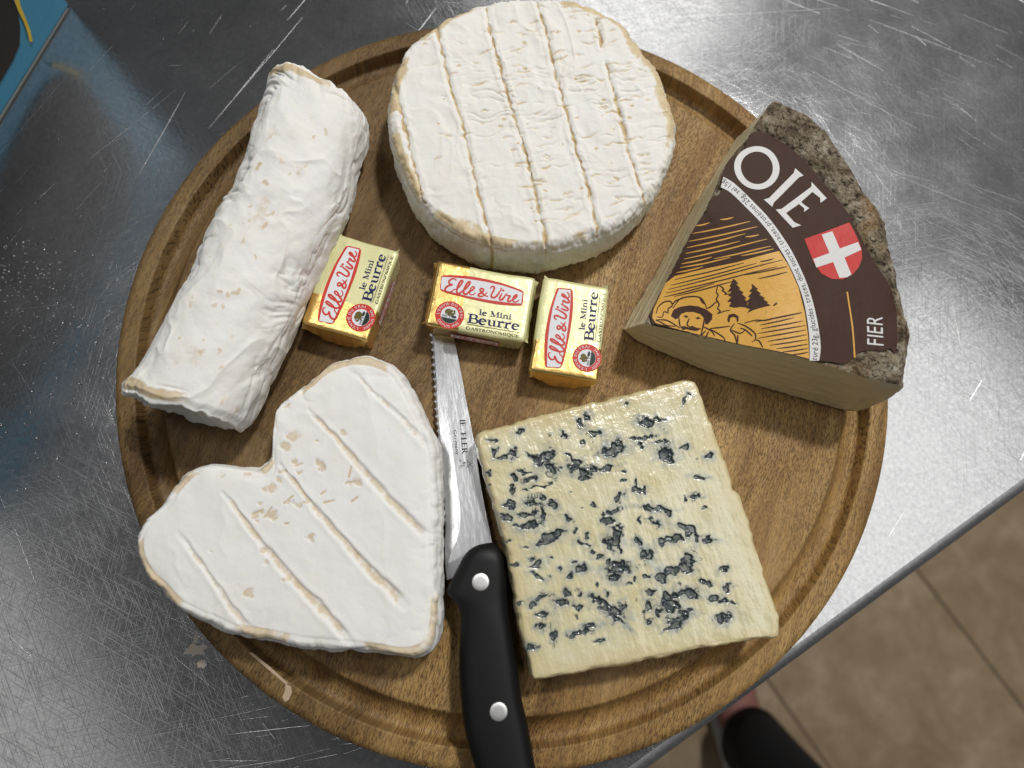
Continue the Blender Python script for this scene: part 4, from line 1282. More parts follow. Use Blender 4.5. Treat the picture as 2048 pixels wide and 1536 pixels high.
    for k in range(4): s.stroke([(c[0] - .0026 + k * .0005, gy - .0003), (c[0] - .0026 + k * .0005, gy + .0007), (c[0] - .0026 + k * .0005, gy + .0009)], .00016)
    s.stroke([(c[0] - .0029, gy + .0004), (c[0] - .0018, gy + .0004), (c[0] - .0008, gy + .0003)], .00014)
    s.poly([(c[0] + .0005, gy + .0006), (c[0] + .0009, gy + .0010), (c[0] + .0024, gy + .0009), (c[0] + .0029, gy + .0004), (c[0] + .0022, gy - .0001), (c[0] + .0010, gy)])
    s.stroke([(c[0] + .0001, gy - .0002), (c[0] + .0002, gy + .0008), (c[0] + .0001, gy + .0018)], .0003)
    B(s, 'seal_meadow', M['dgreen'], seal, .00017)
    s = Sheet()
    for _ in range(46):
        a = random.uniform(0, 2 * PI); r = .0016 * math.sqrt(random.random())
        q = (c[0] + .0001 + r * 1.15 * math.cos(a), c[1] + .0011 + r * .85 * math.sin(a)); rr = random.uniform(.0003, .0005)
        s.poly([(q[0] + rr * math.cos(k * PI / 3), q[1] + rr * math.sin(k * PI / 3)) for k in range(6)])
    B(s, 'seal_tree', M['olive'], seal, .00022)
    # front side print

    def side(sh, name, mat, par, lift):
        bm = bmesh.new()
        for v in sh.v: bm.verts.new((v[0], -PW / 2 - .00042 - lift - v[2] * 6e-7, PH / 2 + v[1]))
        bm.verts.ensure_lookup_table()
        for f in sh.f:
            try: bm.faces.new([bm.verts[i] for i in f])
            except ValueError: pass
        bmesh.ops.recalc_face_normals(bm, faces=bm.faces[:])
        for f in bm.faces:
            if f.normal.y > 0: f.normal_flip()
        me = bpy.data.meshes.new(name); bm.to_mesh(me); bm.free(); me.materials.append(mat)
        ob = bpy.data.objects.new(name, me); COL.objects.link(ob); ob.parent = par
        return ob
    s = Sheet(); s.poly([(-.0100, .0022), (.0010, .0030), (.0102, .0022), (.0102, -.0024), (.0010, -.0032), (-.0100, -.0024)])
    sp = side(s, 'side_plaque', M['red'], t, .0)
    s = Sheet(); s.poly([(-.0095, .0018), (.0010, .0021), (.0097, .0018), (.0097, -.0020), (.0010, -.0023), (-.0095, -.0020)])
    side(s, 'side_plaque_field', M['white'], sp, .00006)
    s = Sheet()
    for pts, n in (([(545, 425), (540, 402), (495, 397), (448, 430), (455, 468), (495, 480), (430, 500), (392, 545), (420, 585), (475, 580), (515, 550)], 40),
                   ([(505, 552), (570, 530), (622, 470), (642, 428), (622, 420), (590, 460), (560, 540), (562, 590), (595, 600), (630, 573), (690, 530), (735, 472), (746, 438), (722, 440), (690, 482), (656, 560), (658, 602), (692, 610), (728, 580), (782, 550), (806, 517), (785, 505), (755, 532), (736, 580), (748, 612), (792, 615), (825, 588)], 90),
                   ([(1000, 640), (955, 622), (900, 570), (888, 540), (915, 527), (938, 548), (915, 580), (870, 608), (866, 632), (905, 640), (955, 615), (985, 578)], 30),
                   ([(1030, 530), (1048, 502), (1084, 500), (1086, 540), (1054, 600), (1046, 640), (1078, 655), (1118, 635), (1162, 575), (1190, 527)], 30),
                   ([(1200, 590), (1168, 650), (1168, 680), (1198, 680), (1238, 632), (1264, 594), (1270, 618), (1318, 626), (1285, 670), (1290, 704), (1330, 690)], 30),
                   ([(1320, 690), (1385, 655), (1412, 622), (1392, 615), (1362, 650), (1352, 690), (1378, 710), (1412, 705), (1442, 680)], 30)):
        P = spline(pts, n, False)
        cx_, cy_ = mloc((915, 555))
        P = np.array([((mloc(p)[0] - cx_) * .60, (mloc(p)[1] - cy_) * .60) for p in P])
        s.stroke(P, .0003)
    side(s, 'side_brand_lettering', M['red'], sp, .00012)
    s = Sheet()
    s.text('poids net :', (.0112, .0006), (1, 0), .0016, None, .0068); s.text('12,5 g', (.0112, -.0018), (1, 0), .0024, None, .0066); side(s, 'weight_lettering', M['ink'], t, .0)
    s = Sheet(); s.text('82% M.G.', (-.0182, -.0008), (1, 0), .0019, None, .0070)
    side(s, 'fat_lettering', M['ink'], t, .0)
    return t


for i_, d_ in enumerate(PK): make_pack(i_, d_)

# ------------------------------------------------------------------ tomme wedge
HT = .036


def z_top(X, Y):
    tip = W(1300, 634, ZB + .03); d = np.hypot(X - tip[0], Y - tip[1])
    base = .0275 + (.0095) * sstep(.0, .055, d) - .0030 * sstep(.085, .118, d)
    return ZB + base + .0005 * noise(X * 45, Y * 45, None, 401) + .00018 * noise(X * 130, Y * 130, None, 403)


zt_ = ZB + .034
left = [(1297, 636), (1322, 590), (1348, 545), (1372, 497), (1404, 430), (1425, 385), (1438, 350), (1463, 315), (1490, 283), (1512, 248), (1535, 215), (1552, 200)]
arc_ = [(1552, 200), (1578, 212), (1615, 230), (1652, 264), (1690, 320), (1722, 375), (1750, 415), (1768, 450), (1777, 500), (1790, 560), (1803, 610), (1811, 650), (1816, 668), (1811, 700), (1806, 740), (1800, 777)]
front = [(1800, 777), (1780, 772), (1740, 765), (1690, 748), (1607, 722), (1530, 698), (1450, 675), (1380, 655), (1330, 642), (1297, 636)]
nl, na, nf = 330, 430, 400
tl, ta, tf = [resample(spline(WP(p, zt_), 400, False), n + 1, False)[:-1] for p, n in ((left, nl), (arc_, na), (front, nf))]
bl_px = [(1245, 660), (1262, 628), (1303, 560), (1348, 476), (1409, 377), (1473, 278)]
tl_corner = ta[0]; br_corner = tf[0]
b_l = np.vstack([WP(bl_px, ZB), [tl_corner + np.array([-.001, -.001])]])
bf_px = [(1712, 822), (1676, 818), (1600, 797), (1517, 774), (1412, 743), (1340, 712), (1280, 685), (1245, 660)]
b_f = WP(bf_px, ZB)
pv = W(1560, 560, zt_)                        # inside the wedge
arcin = pv + (ta - pv) * .975
b_a = arcin.copy()
w_ = np.linspace(0, 1, na)[:, None]
b_a = b_a + (b_l[-1] - b_a[0]) * (1 - w_) ** 3 + (b_f[0] - b_a[-1]) * w_ ** 3
bot = np.vstack([resample(spline(b_l, 300, False), nl + 1, False)[:-1], b_a, resample(spline(b_f, 300, False), nf + 1, False)[:-1]])
top = np.vstack([tl, ta, tf]); N = len(top)
isarc = np.zeros(N, bool); isarc[nl:nl + na] = True
arcw = np.convolve(np.pad(isarc.astype(float), 12, 'wrap'), np.ones(25) / 25, 'valid')
LBL = c3([(200, 1015), (205, 975), (262, 860), (330, 722), (372, 640), (400, 600), (425, 572), (440, 520), (480, 500), (488, 415), (528, 342), (572, 322), (602, 268), (632, 232), (740, 272), (850, 358), (930, 448), (1020, 558), (1090, 678), (1150, 788), (1210, 880), (1250, 970), (1257, 1100), (1250, 1205),
          (1225, 1185), (1190, 1196), (1150, 1190), (1095, 1198), (1062, 1226), (1020, 1252), (960, 1244), (900, 1238), (870, 1238), (760, 1208), (600, 1163), (400, 1098), (300, 1066), (215, 1040)])
lbl_w = WP(LBL, zt_)


def inside(X, Y, poly):
    r = np.zeros(X.shape, bool); n = len(poly)
    for i in range(n):
        (x1, y1), (x2, y2) = poly[i], poly[(i + 1) % n]
        c = ((y1 > Y) != (y2 > Y)) & (X < (x2 - x1) * (Y - y1) / (y2 - y1 + 1e-15) + x1)
        r ^= c
    return r


ctr = top.mean(0)
rings, kinds = [], []
NT_ = 190
for s in np.arange(1, NT_ + 1) / NT_:
    q = ctr + (top - ctr) * s
    z = z_top(q[:, 0], q[:, 1])
    dd, _ = segdist(q[:, 0], q[:, 1], np.vstack([lbl_w, lbl_w[:1]]))
    ins = inside(q[:, 0], q[:, 1], lbl_w)
    dl = np.where(ins, -dd, dd)
    rough = sstep(.0002, .0025, dl)
    z = z + rough * (.0007 * fbm(q[:, 0] * 190, q[:, 1] * 190, None, 411) + .0006 * fbm(q[:, 0] * 600, q[:, 1] * 600, None, 413)) - .0004 * (1 - rough) + .0006 * rough
    edge_in = np.linalg.norm(q - top, axis=1)
    z = z - .0022 * sstep(.004, 0, edge_in) * arcw - .0005 * sstep(.0010, 0, edge_in) * (1 - arcw)
    rings.append(np.column_stack([q, z]))
NS_ = 46
ztp = rings[-1][:, 2].copy()
cdir = (top - ctr) / np.linalg.norm(top - ctr, axis=1)[:, None]
tang = np.roll(top, -3, 0) - np.roll(top, 3, 0); onrm = np.stack([tang[:, 1], -tang[:, 0]], 1); onrm /= np.linalg.norm(onrm, axis=1)[:, None]
if ((onrm * cdir).sum(1)).mean() < 0: onrm = -onrm
ed = [np.zeros(N)] * NT_
al = np.arange(N) * .0004
for j in range(1, NS_ + 1):
    t = j / NS_
    q = top * (1 - t) + bot * t
    z = ztp * (1 - t) + ZB * t
    bulge = arcw * .0030 * math.sin(PI * t) ** .8
    rr = arcw * (.0007 * fbm(q[:, 0] * 190, q[:, 1] * 190, z * 190, 421) + .0006 * fbm(q[:, 0] * 600, q[:, 1] * 600, z * 600, 423))
    rr = rr + (1 - arcw) * (.00035 * fbm(al * 60, z * 300, None, 431) + .0002 * fbm(al * 30, z * 1500, None, 433))
    if t > .85: rr = rr + (1 - arcw) * .0007 * fbm(al * 250, z * 250, None, 441) * (t - .85) / .15
    fade = min(1, (1 - t) * 8 + .35)
    q = q + onrm * ((bulge + rr) * fade)[:, None]
    rings.append(np.column_stack([q, np.maximum(z, ZB)]))
    brk = (np.arange(N) / N)
    e_ = np.maximum(sstep(.06, .0, t + .03 * fbm(al * 120, al * 0, None, 451)) * sstep(-.2, .4, fbm(al * 40, al * 0, None, 453)), sstep(.93, 1.0, t + .03 * fbm(al * 150, al * 0, None, 455)) * .9)
    ed.append(e_)
P = np.array(rings); RN = len(P)
V = P.reshape(-1, 3); E = np.array(ed).ravel()
V = np.vstack([V, [*P[0][:, :2].mean(0), P[0][:, 2].mean()], [*P[-1][:, :2].mean(0), ZB]]); E = np.append(E, [0, 0])
i = np.arange(N); kk = (i + 1) % N
topq = gridfaces(NT_, N); topt = np.stack([np.full(N, RN * N), i, kk], 1)
allq = gridfaces(NS_ + 1, N) + (NT_ - 1) * N
colr = np.tile(isarc, NS_)
sideA, sideP = allq[colr], allq[~colr]
bott = np.stack([np.full(N, RN * N + 1), (RN - 1) * N + kk, (RN - 1) * N + i], 1)
if ((top[:, 0] * np.roll(top[:, 1], -1) - top[:, 1] * np.roll(top[:, 0], -1)).sum()) < 0:
    topq, topt, sideA, sideP, bott = [f[:, ::-1] for f in (topq, topt, sideA, sideP, bott)]
wb = P[-1].mean(0)
wt = empty('cheese_wedge', (float(wb[0]), float(wb[1]), ZB), 'wedge of firm cheese with rough grey brown rind and brown paper label', 'cheese')
v_, f_, a_ = compact(V, [np.vstack([topq, sideA]), topt])
link('rind', npmesh('rind', v_, f_), M['tomme'], wt)
v_, f_, a_ = compact(V, [sideP, bott], {'edge': E})
link('paste', npmesh('paste', v_, f_, True, a_), M['paste'], wt)

# the paper label and its print
G = .0035
LP = lambda p: W(p[0], p[1], zt_)


def lab(sh, name, mat, par, lift): return sh.build(name, mat, par, z_top, .0004 + lift, grid=G, eps=5e-7)


s = Sheet()
lp = spline(LBL, 260)
lp = [(p[0] + random.uniform(-1.2, 1.2) * (1 if p[0] < 1480 else .3), p[1] + random.uniform(-1, 1) * (1 if p[0] < 1480 else .4)) for p in lp]
s.poly([LP(p) for p in lp])
label = lab(s, 'paper_label', M['brown'], wt, 0)
s = Sheet()
s.poly([LP(p) for p in c3([(262, 862), (300, 835), (430, 812), (560, 795), (735, 757), (780, 828), (820, 918), (848, 1030), (860, 1130), (864, 1232), (760, 1204), (600, 1160), (400, 1095), (300, 1062), (222, 1036), (206, 1012), (212, 975)])])
pic = lab(s, 'label_picture', M['yellow'], label, .00008)
s = Sheet()
for (x0, y0, x1, y1) in ((375, 635, 436, 624), (480, 613, 538, 605), (365, 666, 610, 625), (350, 697, 640, 649), (345, 722, 590, 676), (590, 690, 648, 684), (340, 745, 570, 706), (335, 768, 682, 704), (325, 787, 455, 765), (465, 773, 700, 735), (320, 803, 532, 772), (577, 769, 712, 747), (305, 822, 420, 803)):
    p, q = c3([(x0, y0), (x1, y1)]); s.curve([LP(p), LP(((p[0] + q[0]) / 2, (p[1] + q[1]) / 2 + 1)), LP(q)], [.0002, .0005, .00055, .0005, .0002], 12)
lab(s, 'picture_sky_lines', M['gold_line'], label, .00010)
s = Sheet()
for (x0, y0, x1, y1) in ((300, 850, 590, 800), (285, 873, 640, 806), (655, 800, 712, 790), (275, 890, 750, 797), (265, 905, 725, 826), (255, 922, 470, 878), (600, 852, 770, 826), (300, 922, 560, 872), (650, 872, 772, 849), (640, 1060, 830, 1030), (660, 1075, 800, 1050), (665, 1092, 840, 1065), (650, 1112, 850, 1085), (650, 1133, 852, 1105), (690, 1150, 855, 1126), (700, 1168, 856, 1148), (725, 1185, 858, 1168), (750, 1200, 858, 1186), (790, 1213, 860, 1203)):
    p, q = c3([(x0, y0), (x1, y1)]); s.curve([LP(p), LP(((p[0] + q[0]) / 2, (p[1] + q[1]) / 2 + 1)), LP(q)], [.0002, .00045, .0005, .00045, .0002], 12)
w = .00050
for pts in ([(600, 255), (588, 310), (604, 332), (590, 362), (612, 402), (600, 432), (622, 450), (600, 470), (650, 455), (690, 450)], [(600, 255), (640, 290), (630, 300), (660, 325), (645, 330), (690, 330)], [(280, 405), (320, 347), (360, 330), (430, 328), (482, 345), (512, 390), (522, 422)], [(325, 478), (332, 540), (348, 562)], [(402, 488), (385, 538), (412, 556)],
            [(508, 500), (500, 560), (482, 632)], [(500, 560), (560, 600), (582, 640)], [(482, 632), (520, 592)], [(550, 582), (640, 650), (656, 690)], [(155, 442), (168, 392), (210, 357), (258, 352), (275, 385), (242, 410), (246, 438), (212, 428), (200, 470), (160, 465)], [(150, 490), (230, 495), (290, 530), (332, 562)], [(150, 492), (190, 510), (230, 535), (300, 545)],
            [(270, 385), (300, 350), (345, 338)], [(550, 578), (620, 576), (692, 570)], [(722, 552), (694, 600), (722, 640), (732, 680), (740, 716)], [(742, 552), (800, 580), (862, 640), (862, 690), (842, 700)], [(760, 590), (800, 610), (845, 660)], [(862, 690), (890, 700), (915, 752)], [(700, 600), (760, 630), (795, 610)], [(745, 640), (742, 712)],
            [(790, 556), (870, 540), (930, 546), (1060, 524), (1192, 500)], [(520, 425), (550, 415), (600, 372)], [(380, 590), (420, 610), (470, 640)], [(540, 600), (510, 660)]):
    s.curve([LP(p) for p in c8(pts)], [w * .6, w * 1.1, w, w * .6], 24)
for pts in ([(705, 220), (742, 260), (726, 263), (757, 296), (745, 301), (782, 331), (766, 336), (802, 371), (786, 376), (812, 402), (800, 440), (760, 432), (720, 436), (680, 422), (696, 392), (668, 386), (696, 351), (672, 345), (696, 312), (664, 316), (692, 281), (680, 276)],
            [(835, 268), (882, 311), (866, 314), (902, 346), (889, 352), (932, 381), (916, 387), (952, 411), (946, 420), (972, 436), (900, 450), (850, 463), (810, 482), (826, 452), (798, 442), (818, 402), (802, 396), (828, 370), (812, 360), (838, 331), (818, 322), (838, 300)],
            [(265, 462), (285, 417), (330, 397), (400, 391), (460, 402), (522, 432), (566, 472), (562, 512), (532, 546), (514, 540), (510, 500), (480, 462), (430, 441), (380, 438), (340, 452), (325, 480), (300, 491)],
            [(335, 552), (360, 545), (400, 560), (420, 547), (452, 565), (490, 575), (452, 591), (410, 581), (380, 572), (352, 577)], [(358, 470), (378, 462), (396, 480), (376, 482)], [(445, 490), (466, 482), (482, 497), (460, 500)],
            [(670, 520), (680, 485), (715, 478), (748, 500), (750, 535), (738, 545), (735, 512), (712, 500), (690, 512), (688, 540), (680, 542)], [(985, 438), (1012, 415), (1018, 428), (1000, 440)], [(470, 345), (500, 360), (510, 392), (490, 380)]):
    s.poly([LP(p) for p in c8(pts)])
lab(s, 'picture_ink', M['brown'], pic, .00017)
# white band with the fine print
s = Sheet()
inn = [(478, 478), (520, 500), (600, 572), (660, 637), (705, 697), (752, 772), (800, 862), (838, 960), (858, 1060), (866, 1150), (866, 1240)]
outr = [(490, 432), (540, 462), (620, 535), (690, 612), (742, 682), (800, 778), (850, 882), (885, 982), (905, 1082), (916, 1180), (908, 1240)]
I_, O_ = spline(c3(inn), 50, False), spline(c3(outr), 50, False)
for k in range(49): s.poly([LP(I_[k]), LP(I_[k + 1]), LP(O_[k + 1]), LP(O_[k])]); s.k = 0
band = lab(s, 'label_band', M['lwhite'], label, .00012)
s = Sheet()
base = np.array([LP(p) for p in (O_ * .74 + I_ * .26)])[::-1]
s.textpath('turé 23g, glucides : traces, dont sucres : traces, protéines 25g, sel 1.5g', base, .0031)
lab(s, 'band_lettering', M['ink'], band, .00018)
# big letters
s = Sheet()
ocx, ocy = 571, 477
no = 48
for k in range(no):
    a0, a1 = 2 * PI * k / no, 2 * PI * (k + 1) / no
    el = lambda a, rx, ry: c7([(ocx + rx * math.cos(a) , ocy + ry * math.sin(a) + .04 * rx * math.cos(a))])[0]
    s.poly([LP(el(a0, 203, 191)), LP(el(a1, 203, 191)), LP(el(a1, 143, 143)), LP(el(a0, 143, 143))]); s.k = 0
s.poly([LP(p) for p in c7([(915, 478), (992, 541), (950, 558), (722, 788), (708, 826), (634, 758), (682, 744), (902, 520)])])
s.poly([LP(p) for p in c7([(1062, 597), (1200, 742), (1142, 787), (1140, 740), (1070, 688), (968, 778), (1000, 806), (1042, 833), (995, 868), (996, 835), (948, 797), (832, 880), (905, 962), (966, 990), (890, 1012), (738, 850), (792, 843), (1062, 640)])])
lab(s, 'label_title', M['lwhite'], label, .00012)
s = Sheet()
a_, b_ = c8([(1806, 756)])[0], c8([(1800, 522)])[0]; a_, b_ = LP(a_), LP(b_)
s.text('FIER', a_, b_ - a_, float(np.linalg.norm(LP(c8([(1678, 756)])[0]) - a_)) * 1.36, None, float(np.linalg.norm(b_ - a_)))
lab(s, 'label_lettering', M['lwhite'], label, .00012)
s = Sheet(); s.poly([LP(p) for p in c7([(995, 1112), (1200, 1036), (1398, 962), (1440, 1040), (1480, 1120), (1510, 1200), (1514, 1280), (1484, 1360), (1424, 1428), (1335, 1470), (1240, 1466), (1150, 1420), (1080, 1325), (1040, 1220)])])
shd = lab(s, 'shield', M['lred'], label, .00012)
s = Sheet(); s.poly([LP(p) for p in c7([(1150, 1072), (1246, 1040), (1312, 1195), (1476, 1136), (1506, 1205), (1355, 1275), (1417, 1425), (1382, 1450), (1310, 1458), (1255, 1315), (1100, 1366), (1074, 1290), (1220, 1235)])])
lab(s, 'shield_cross', M['lwhite'], shd, .00019)
s = Sheet(); s.curve([LP(p) for p in c8([(1536, 342), (1562, 510), (1582, 680), (1592, 834)])], .00062, 20)
lab(s, 'label_rule', M['gold_line'], label, .00012)

# ------------------------------------------------------------------ bread knife
HZ = ZB + .0082                                             # mid plane of the handle
kb = W(935, 1120, HZ)
kn = empty('bread_knife', (float(kb[0]), float(kb[1]), ZB), 'bread knife with black riveted handle lying between heart and blue cheese', 'knife')
tipw = W(862, 640, ZB)
bl0 = W(985, 1085, HZ)


def blade_z(p):
    """the blade slopes from mid-handle down to the board at its tip"""
    d = (tipw - kb); L = np.linalg.norm(d); t = np.clip(((p - kb) @ d) / L / L, -.2, 1)
    return HZ - (HZ - ZB - .0006) * np.clip(t, 0, 1)


def blade_w(px, py):
    z = HZ
    for _ in range(6):
        p = W(px, py, z); z = float(blade_z(p))
    return np.array([*p, z])


spine = [(898, 640), (911.5, 693), (928, 778), (944, 862), (953, 914), (963, 980), (984, 1084), (990, 1110)]
edge_ = [(858, 640), (864, 690), (868, 755), (871.5, 817), (876, 866), (881, 924), (886, 980), (890, 1048)]
heel = [(889, 1090), (890, 1130), (893, 1160)]
bev = [(884, 640), (887, 692), (892, 778), (900, 862), (908, 924), (916, 980), (921, 1030), (917, 1070), (905, 1100), (897, 1125), (895, 1160)]
n = 420
sp_ = spline(spine, n, False)
eg = spline(edge_ + heel, n, False)
bv = spline(bev, n, False)
pts_e = []
for k in range(n):
    y = eg[k][1]
    sc = 0
    if y < 1050:
        ph_ = ((y - 640) / 14.8) % 1.0
        sc = 2.6 * (4 * (ph_ - .5) ** 2)              # scallops
        sc = 2.8 * (1 - abs(math.sin(PI * ph_)) ** .8)
    pts_e.append((eg[k][0] - 3.0 + (2.8 - sc) * 1.5, y))
BV, BF = [], []
TH = .00085
for k in range(n):
    a = blade_w(*sp_[k]); b = blade_w(*bv[k]); c = blade_w(*pts_e[k])
    ci = blade_w(eg[k][0] + 4.5, eg[k][1])
    BV += [a + [0, 0, TH], b + [0, 0, TH * .95], ci + [0, 0, TH * .42], c + [0, 0, .00012], c - [0, 0, .00012], b - [0, 0, TH * .6], a - [0, 0, TH * .6]]
for k in range(n - 1):
    for j in range(7):
        BF.append((k * 7 + j, (k + 1) * 7 + j, (k + 1) * 7 + (j + 1) % 7, k * 7 + (j + 1) % 7))
bm = bmesh.new()
vs = [bm.verts.new(Vector(p)) for p in BV]
for f in BF: bm.faces.new([vs[q] for q in f])
for q in (0, n - 1): bm.faces.new([vs[q * 7 + j] for j in range(7)])
bmesh.ops.recalc_face_normals(bm, faces=bm.faces[:])
for v in bm.verts: v.co.z = max(v.co.z, ZB + .00005)
me = bpy.data.meshes.new('blade'); bm.to_mesh(me); bm.free()
blade = link('blade', me, M['blade'], kn)
# maker's stamp, half worn away
s = Sheet()
fnb = lambda p: np.array(blade_w(*cN([(p[0], p[1])])[0])[:2])
a, b = fnb((350, 715)), fnb((382, 1172)); serif(s, 'CHEFFLER', a, b - a, .0021, float(np.linalg.norm(b - a)), None, 1.2, skip=(0, 1, 2, 3))
a, b = fnb((290, 925)), fnb((318, 1185)); s.text('Germany', a, b - a, .0019, None, float(np.linalg.norm(b - a)))
for (x, y, r) in ((372, 1245, 22), (385, 1285, 26), (370, 1300, 16), (398, 1262, 14)):
    for _ in range(7):
        q = fnb((x + random.uniform(-r, r), y + random.uniform(-r, r))); s.poly([q + np.array([.00018 * math.cos(t), .00018 * math.sin(t)]) for t in (0, 1.4, 2.9, 4.6)])
s.curve([fnb((430, 1235)), fnb((460, 1270)), fnb((490, 1305))], .0002, 8); s.curve([fnb((490, 1265)), fnb((460, 1275)), fnb((425, 1310))], .0002, 8)
s.build('blade_stamp', M['ink'], blade, lambda X, Y: np.array([float(blade_z(np.array([x, y]))) for x, y in zip(X, Y)]) + TH, .00006, eps=4e-7)
# handle: outline swept into a rounded section
hL = cK([(330, 80), (240, 98), (165, 152), (100, 270), (52, 365), (52, 412), (100, 462), (130, 535), (131, 650), (123, 800), (123, 950), (135, 1100), (152, 1250), (190, 1400), (232, 1536), (275, 1680), (310, 1800), (330, 1840)])
hR = cK([(330, 80), (385, 112), (420, 190), (432, 280), (436, 400), (448, 560), (470, 700), (500, 900), (530, 1100), (568, 1260), (600, 1450), (622, 1560), (640, 1700), (640, 1800), (620, 1850)])
HLw, HRw = WP(hL, HZ), WP(hR, HZ)
hl2, hr2 = spline(HLw, 120, False), spline(HRw, 120, False)
ns = 24
HV = []
for k in range(120):
    a, b = hl2[k], hr2[k]; c = (a + b) / 2; d = (b - a) / 2
    t = k / 119
    th_ = .0081 * min(1, (math.sin(PI * min(.5, t * 4.2 + .03)) ** .55)) * min(1, (math.sin(PI * min(.5, (1 - t) * 8 + .03)) ** .5))
    for j in range(ns):
        q = 2 * PI * j / ns
        cx_, sz_ = math.copysign(abs(math.cos(q)) ** .55, math.cos(q)), math.copysign(abs(math.sin(q)) ** .62, math.sin(q))
        HV.append((c[0] + d[0] * cx_, c[1] + d[1] * cx_, HZ + th_ * sz_))
HV = np.array(HV)
bm = bmesh.new(); vs = [bm.verts.new(v) for v in HV]
for k in range(119):
    for j in range(ns): bm.faces.new((vs[k * ns + j], vs[k * ns + (j + 1) % ns], vs[(k + 1) * ns + (j + 1) % ns], vs[(k + 1) * ns + j]))
bm.faces.new([vs[j] for j in range(ns)]); bm.faces.new([vs[119 * ns + j] for j in range(ns)])
bmesh.ops.recalc_face_normals(bm, faces=bm.faces[:])
for f in bm.faces: f.smooth = True
me = bpy.data.meshes.new('handle'); bm.to_mesh(me); bm.free()
handle = link('handle', me, M['black'], kn)
for (x, y) in ((262, 335), (378, 1172)):
    c = W(*cK([(x, y)])[0], HZ + .0081); r = .00315
    bm = bmesh.new()
    rows = []
    for (q, z) in ((1.0, -.003), (1.0, .00005), (.9, .00018), (.5, .00024), (.02, .00026)):
        rows.append([bm.verts.new((c[0] + r * q * math.cos(2 * PI * k / 32), c[1] + r * q * math.sin(2 * PI * k / 32), HZ + .0081 + z)) for k in range(32)])
    for a, b in zip(rows, rows[1:]):
        for k in range(32): bm.faces.new((a[k], a[(k + 1) % 32], b[(k + 1) % 32], b[k]))
    bm.faces.new(rows[-1])
    bmesh.ops.recalc_face_normals(bm, faces=bm.faces[:])
    for f in bm.faces: f.smooth = True
    me = bpy.data.meshes.new('rivet'); bm.to_mesh(me); bm.free()
    link('rivet', me, M['rivet'], handle)

# ------------------------------------------------------------------ blue carton behind the board
ca_, cb_ = W(141, 12, 0), W(0, 240, 0)
cd = (cb_ - ca_); cd /= np.linalg.norm(cd)
cn = np.array([-cd[1], cd[0]])
if cn @ (np.array([0, 0.]) - ca_) < 0: cn = -cn            # cn points to the camera
ct = empty('blue_carton', (float(ca_[0]), float(ca_[1]), 0), 'blue printed carton standing on the steel in the top left corner', 'carton')
CH, CWd, CD = .135, .26, .05


def cpt(a, z, out=0.0):
    q = ca_ + cd * a + cn * out
    return (q[0], q[1], z)


bm = bmesh.new()
v0 = [bm.verts.new(cpt(a, z, o)) for o in (0, -CD) for a, z in ((0, .0006), (CWd, .0006), (CWd, CH), (0, CH))]
for f in ((0, 1, 2, 3), (7, 6, 5, 4), (0, 4, 5, 1), (1, 5, 6, 2), (2, 6, 7, 3), (3, 7, 4, 0)): bm.faces.new([v0[q] for q in f])
bmesh.ops.recalc_face_normals(bm, faces=bm.faces[:])
bmesh.ops.bevel(bm, geom=bm.edges[:], offset=.0008, segments=2, affect='EDGES')
me = bpy.data.meshes.new('carton_body'); bm.to_mesh(me); bm.free()
cbody = link('carton_body', me, M['carton'], ct)
bm = bmesh.new()                                           # glued bottom flap sticking out under the face
v0 = [bm.verts.new(cpt(a, z, o)) for z in (.0002, .0010) for a, o in ((.002, -.01), (CWd - .002, -.01), (CWd - .002, .0012), (.002, .0006))]
for f in ((0, 1, 2, 3), (4, 5, 6, 7), (0, 1, 5, 4), (1, 2, 6, 5), (2, 3, 7, 6), (3, 0, 4, 7)): bm.faces.new([v0[q] for q in f])
bmesh.ops.recalc_face_normals(bm, faces=bm.faces[:])
me = bpy.data.meshes.new('bottom_flap'); bm.to_mesh(me); bm.free()
link('bottom_flap', me, M['board_edge'], ct)


def cface(px, py):
    """pixel -> (along, height) on the carton's face"""
    d = ray(px, py); o = np.array([0, 0, CAMZ])
    nn = np.array([cn[0], cn[1], 0]); t = ((np.array([*ca_, 0]) - o) @ nn) / (d @ nn)
    p = o + d * t
    return ((p[:2] - ca_) @ cd, p[2])


c1_ = crop(0, 0, 3.657)


def cprint(name, poly, mat, lift):
    bm = bmesh.new()
    f = bm.faces.new([bm.verts.new(cpt(a, z, lift)) for a, z in poly])
    bmesh.ops.triangulate(bm, faces=[f])
    me = bpy.data.meshes.new(name); bm.to_mesh(me); bm.free()
    return link(name, me, mat, cbody)


pp = [cface(*p) for p in c1_([(-8, 608), (90, 440), (138, 325), (142, 200), (128, 90), (92, 0)])]
far = max(p[0] for p in pp)
pp2 = pp + [(pp[-1][0] + .004, CH * .62), (pp[-1][0] + .03, CH * .82), (.12, CH * .86), (.19, CH * .8), (.235, CH * .5), (.21, CH * .22), (.15, CH * .14)]
pp2 = [(min(max(a, .001), CWd - .001), min(max(z, .002), CH - .002)) for a, z in pp2]
cprint('printed_oval', pp2, M['carton_dark'], .0004)
yl = [cface(*p) for p in c1_([(88, -20), (120, 70), (160, 150), (190, 230), (208, 305)])]
yr = [cface(*p) for p in c1_([(228, 298), (212, 215), (178, 130), (146, 55), (124, -25)])]
cprint('printed_stroke', [(a, z) for a, z in yl + yr], M['carton_yellow'], .0007)

# ------------------------------------------------------------------ somebody's leg beside the table, far below
pf = W(1468, 1390, ZF + .05)
heelp = W(1500, 1512, ZF + .05)
fd = (pf - heelp) / np.linalg.norm(pf - heelp)
ps = empty('person', (float(heelp[0]), float(heelp[1]), ZF), 'leg of a person in black trousers and a pink shoe below the table edge', 'person')


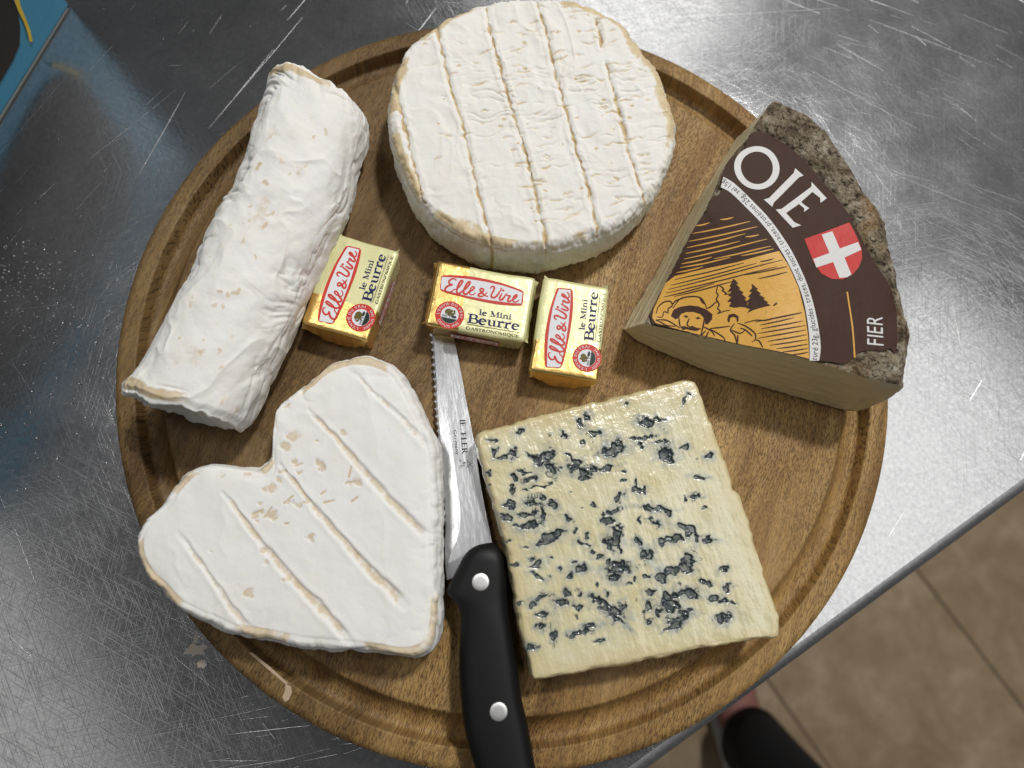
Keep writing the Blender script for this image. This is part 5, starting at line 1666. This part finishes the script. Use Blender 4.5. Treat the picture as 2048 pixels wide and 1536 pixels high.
def tube(name, path, rad, mat, par, ns=28, flat=None):
    bm = bmesh.new(); rows = []
    path = np.array(path, float)
    for k, (p, r) in enumerate(zip(path, rad)):
        r = (r[0] * .8, r[1] * .8)
        t = path[min(k + 1, len(path) - 1)] - path[max(k - 1, 0)]; t /= np.linalg.norm(t)
        a = np.cross(t, [0, 0, 1.0]) if abs(t[2]) < .95 else np.cross(t, [fd[0], fd[1], 0])
        a /= np.linalg.norm(a); b = np.cross(a, t)
        rows.append([bm.verts.new(Vector(p + a * r[0] * math.cos(2 * PI * j / ns) + b * r[1] * math.sin(2 * PI * j / ns))) for j in range(ns)])
    for x, y in zip(rows, rows[1:]):
        for j in range(ns): bm.faces.new((x[j], x[(j + 1) % ns], y[(j + 1) % ns], y[j]))
    bm.faces.new(rows[0]); bm.faces.new(rows[-1])
    bmesh.ops.recalc_face_normals(bm, faces=bm.faces[:])
    for f in bm.faces: f.smooth = True
    me = bpy.data.meshes.new(name); bm.to_mesh(me); bm.free()
    return link(name, me, mat, par)


h3 = np.array([heelp[0], heelp[1], ZF]); f3 = np.array([fd[0], fd[1], 0])
tube('shoe', [h3 + f3 * a + [0, 0, z] for a, z in ((-.06, .04), (-.055, .045), (-.02, .05), (.05, .052), (.11, .045), (.16, .036), (.195, .03), (.21, .026))],
     [(.012, .012), (.032, .034), (.038, .044), (.041, .046), (.046, .038), (.044, .028), (.028, .020), (.006, .006)], M['shoe'], ps)
tube('sole', [h3 + f3 * a + [0, 0, .011] for a in (-.065, -.055, -.02, .05, .11, .16, .2, .216)], [(.012, .011), (.036, .011), (.043, .011), (.046, .011), (.052, .011), (.05, .011), (.032, .011), (.006, .008)], M['sole'], ps)
tube('trouser_leg', [h3 + f3 * a + [0, 0, z] for a, z in ((.028, .075), (.026, .08), (.008, .16), (-.025, .28), (-.02, .40), (-.01, .48), (-.03, .60), (-.06, .75), (-.08, .84))],
     [(.055, .062), (.062, .072), (.060, .068), (.066, .072), (.066, .070), (.072, .074), (.082, .084), (.092, .094), (.096, .098)], M['trouser'], ps)
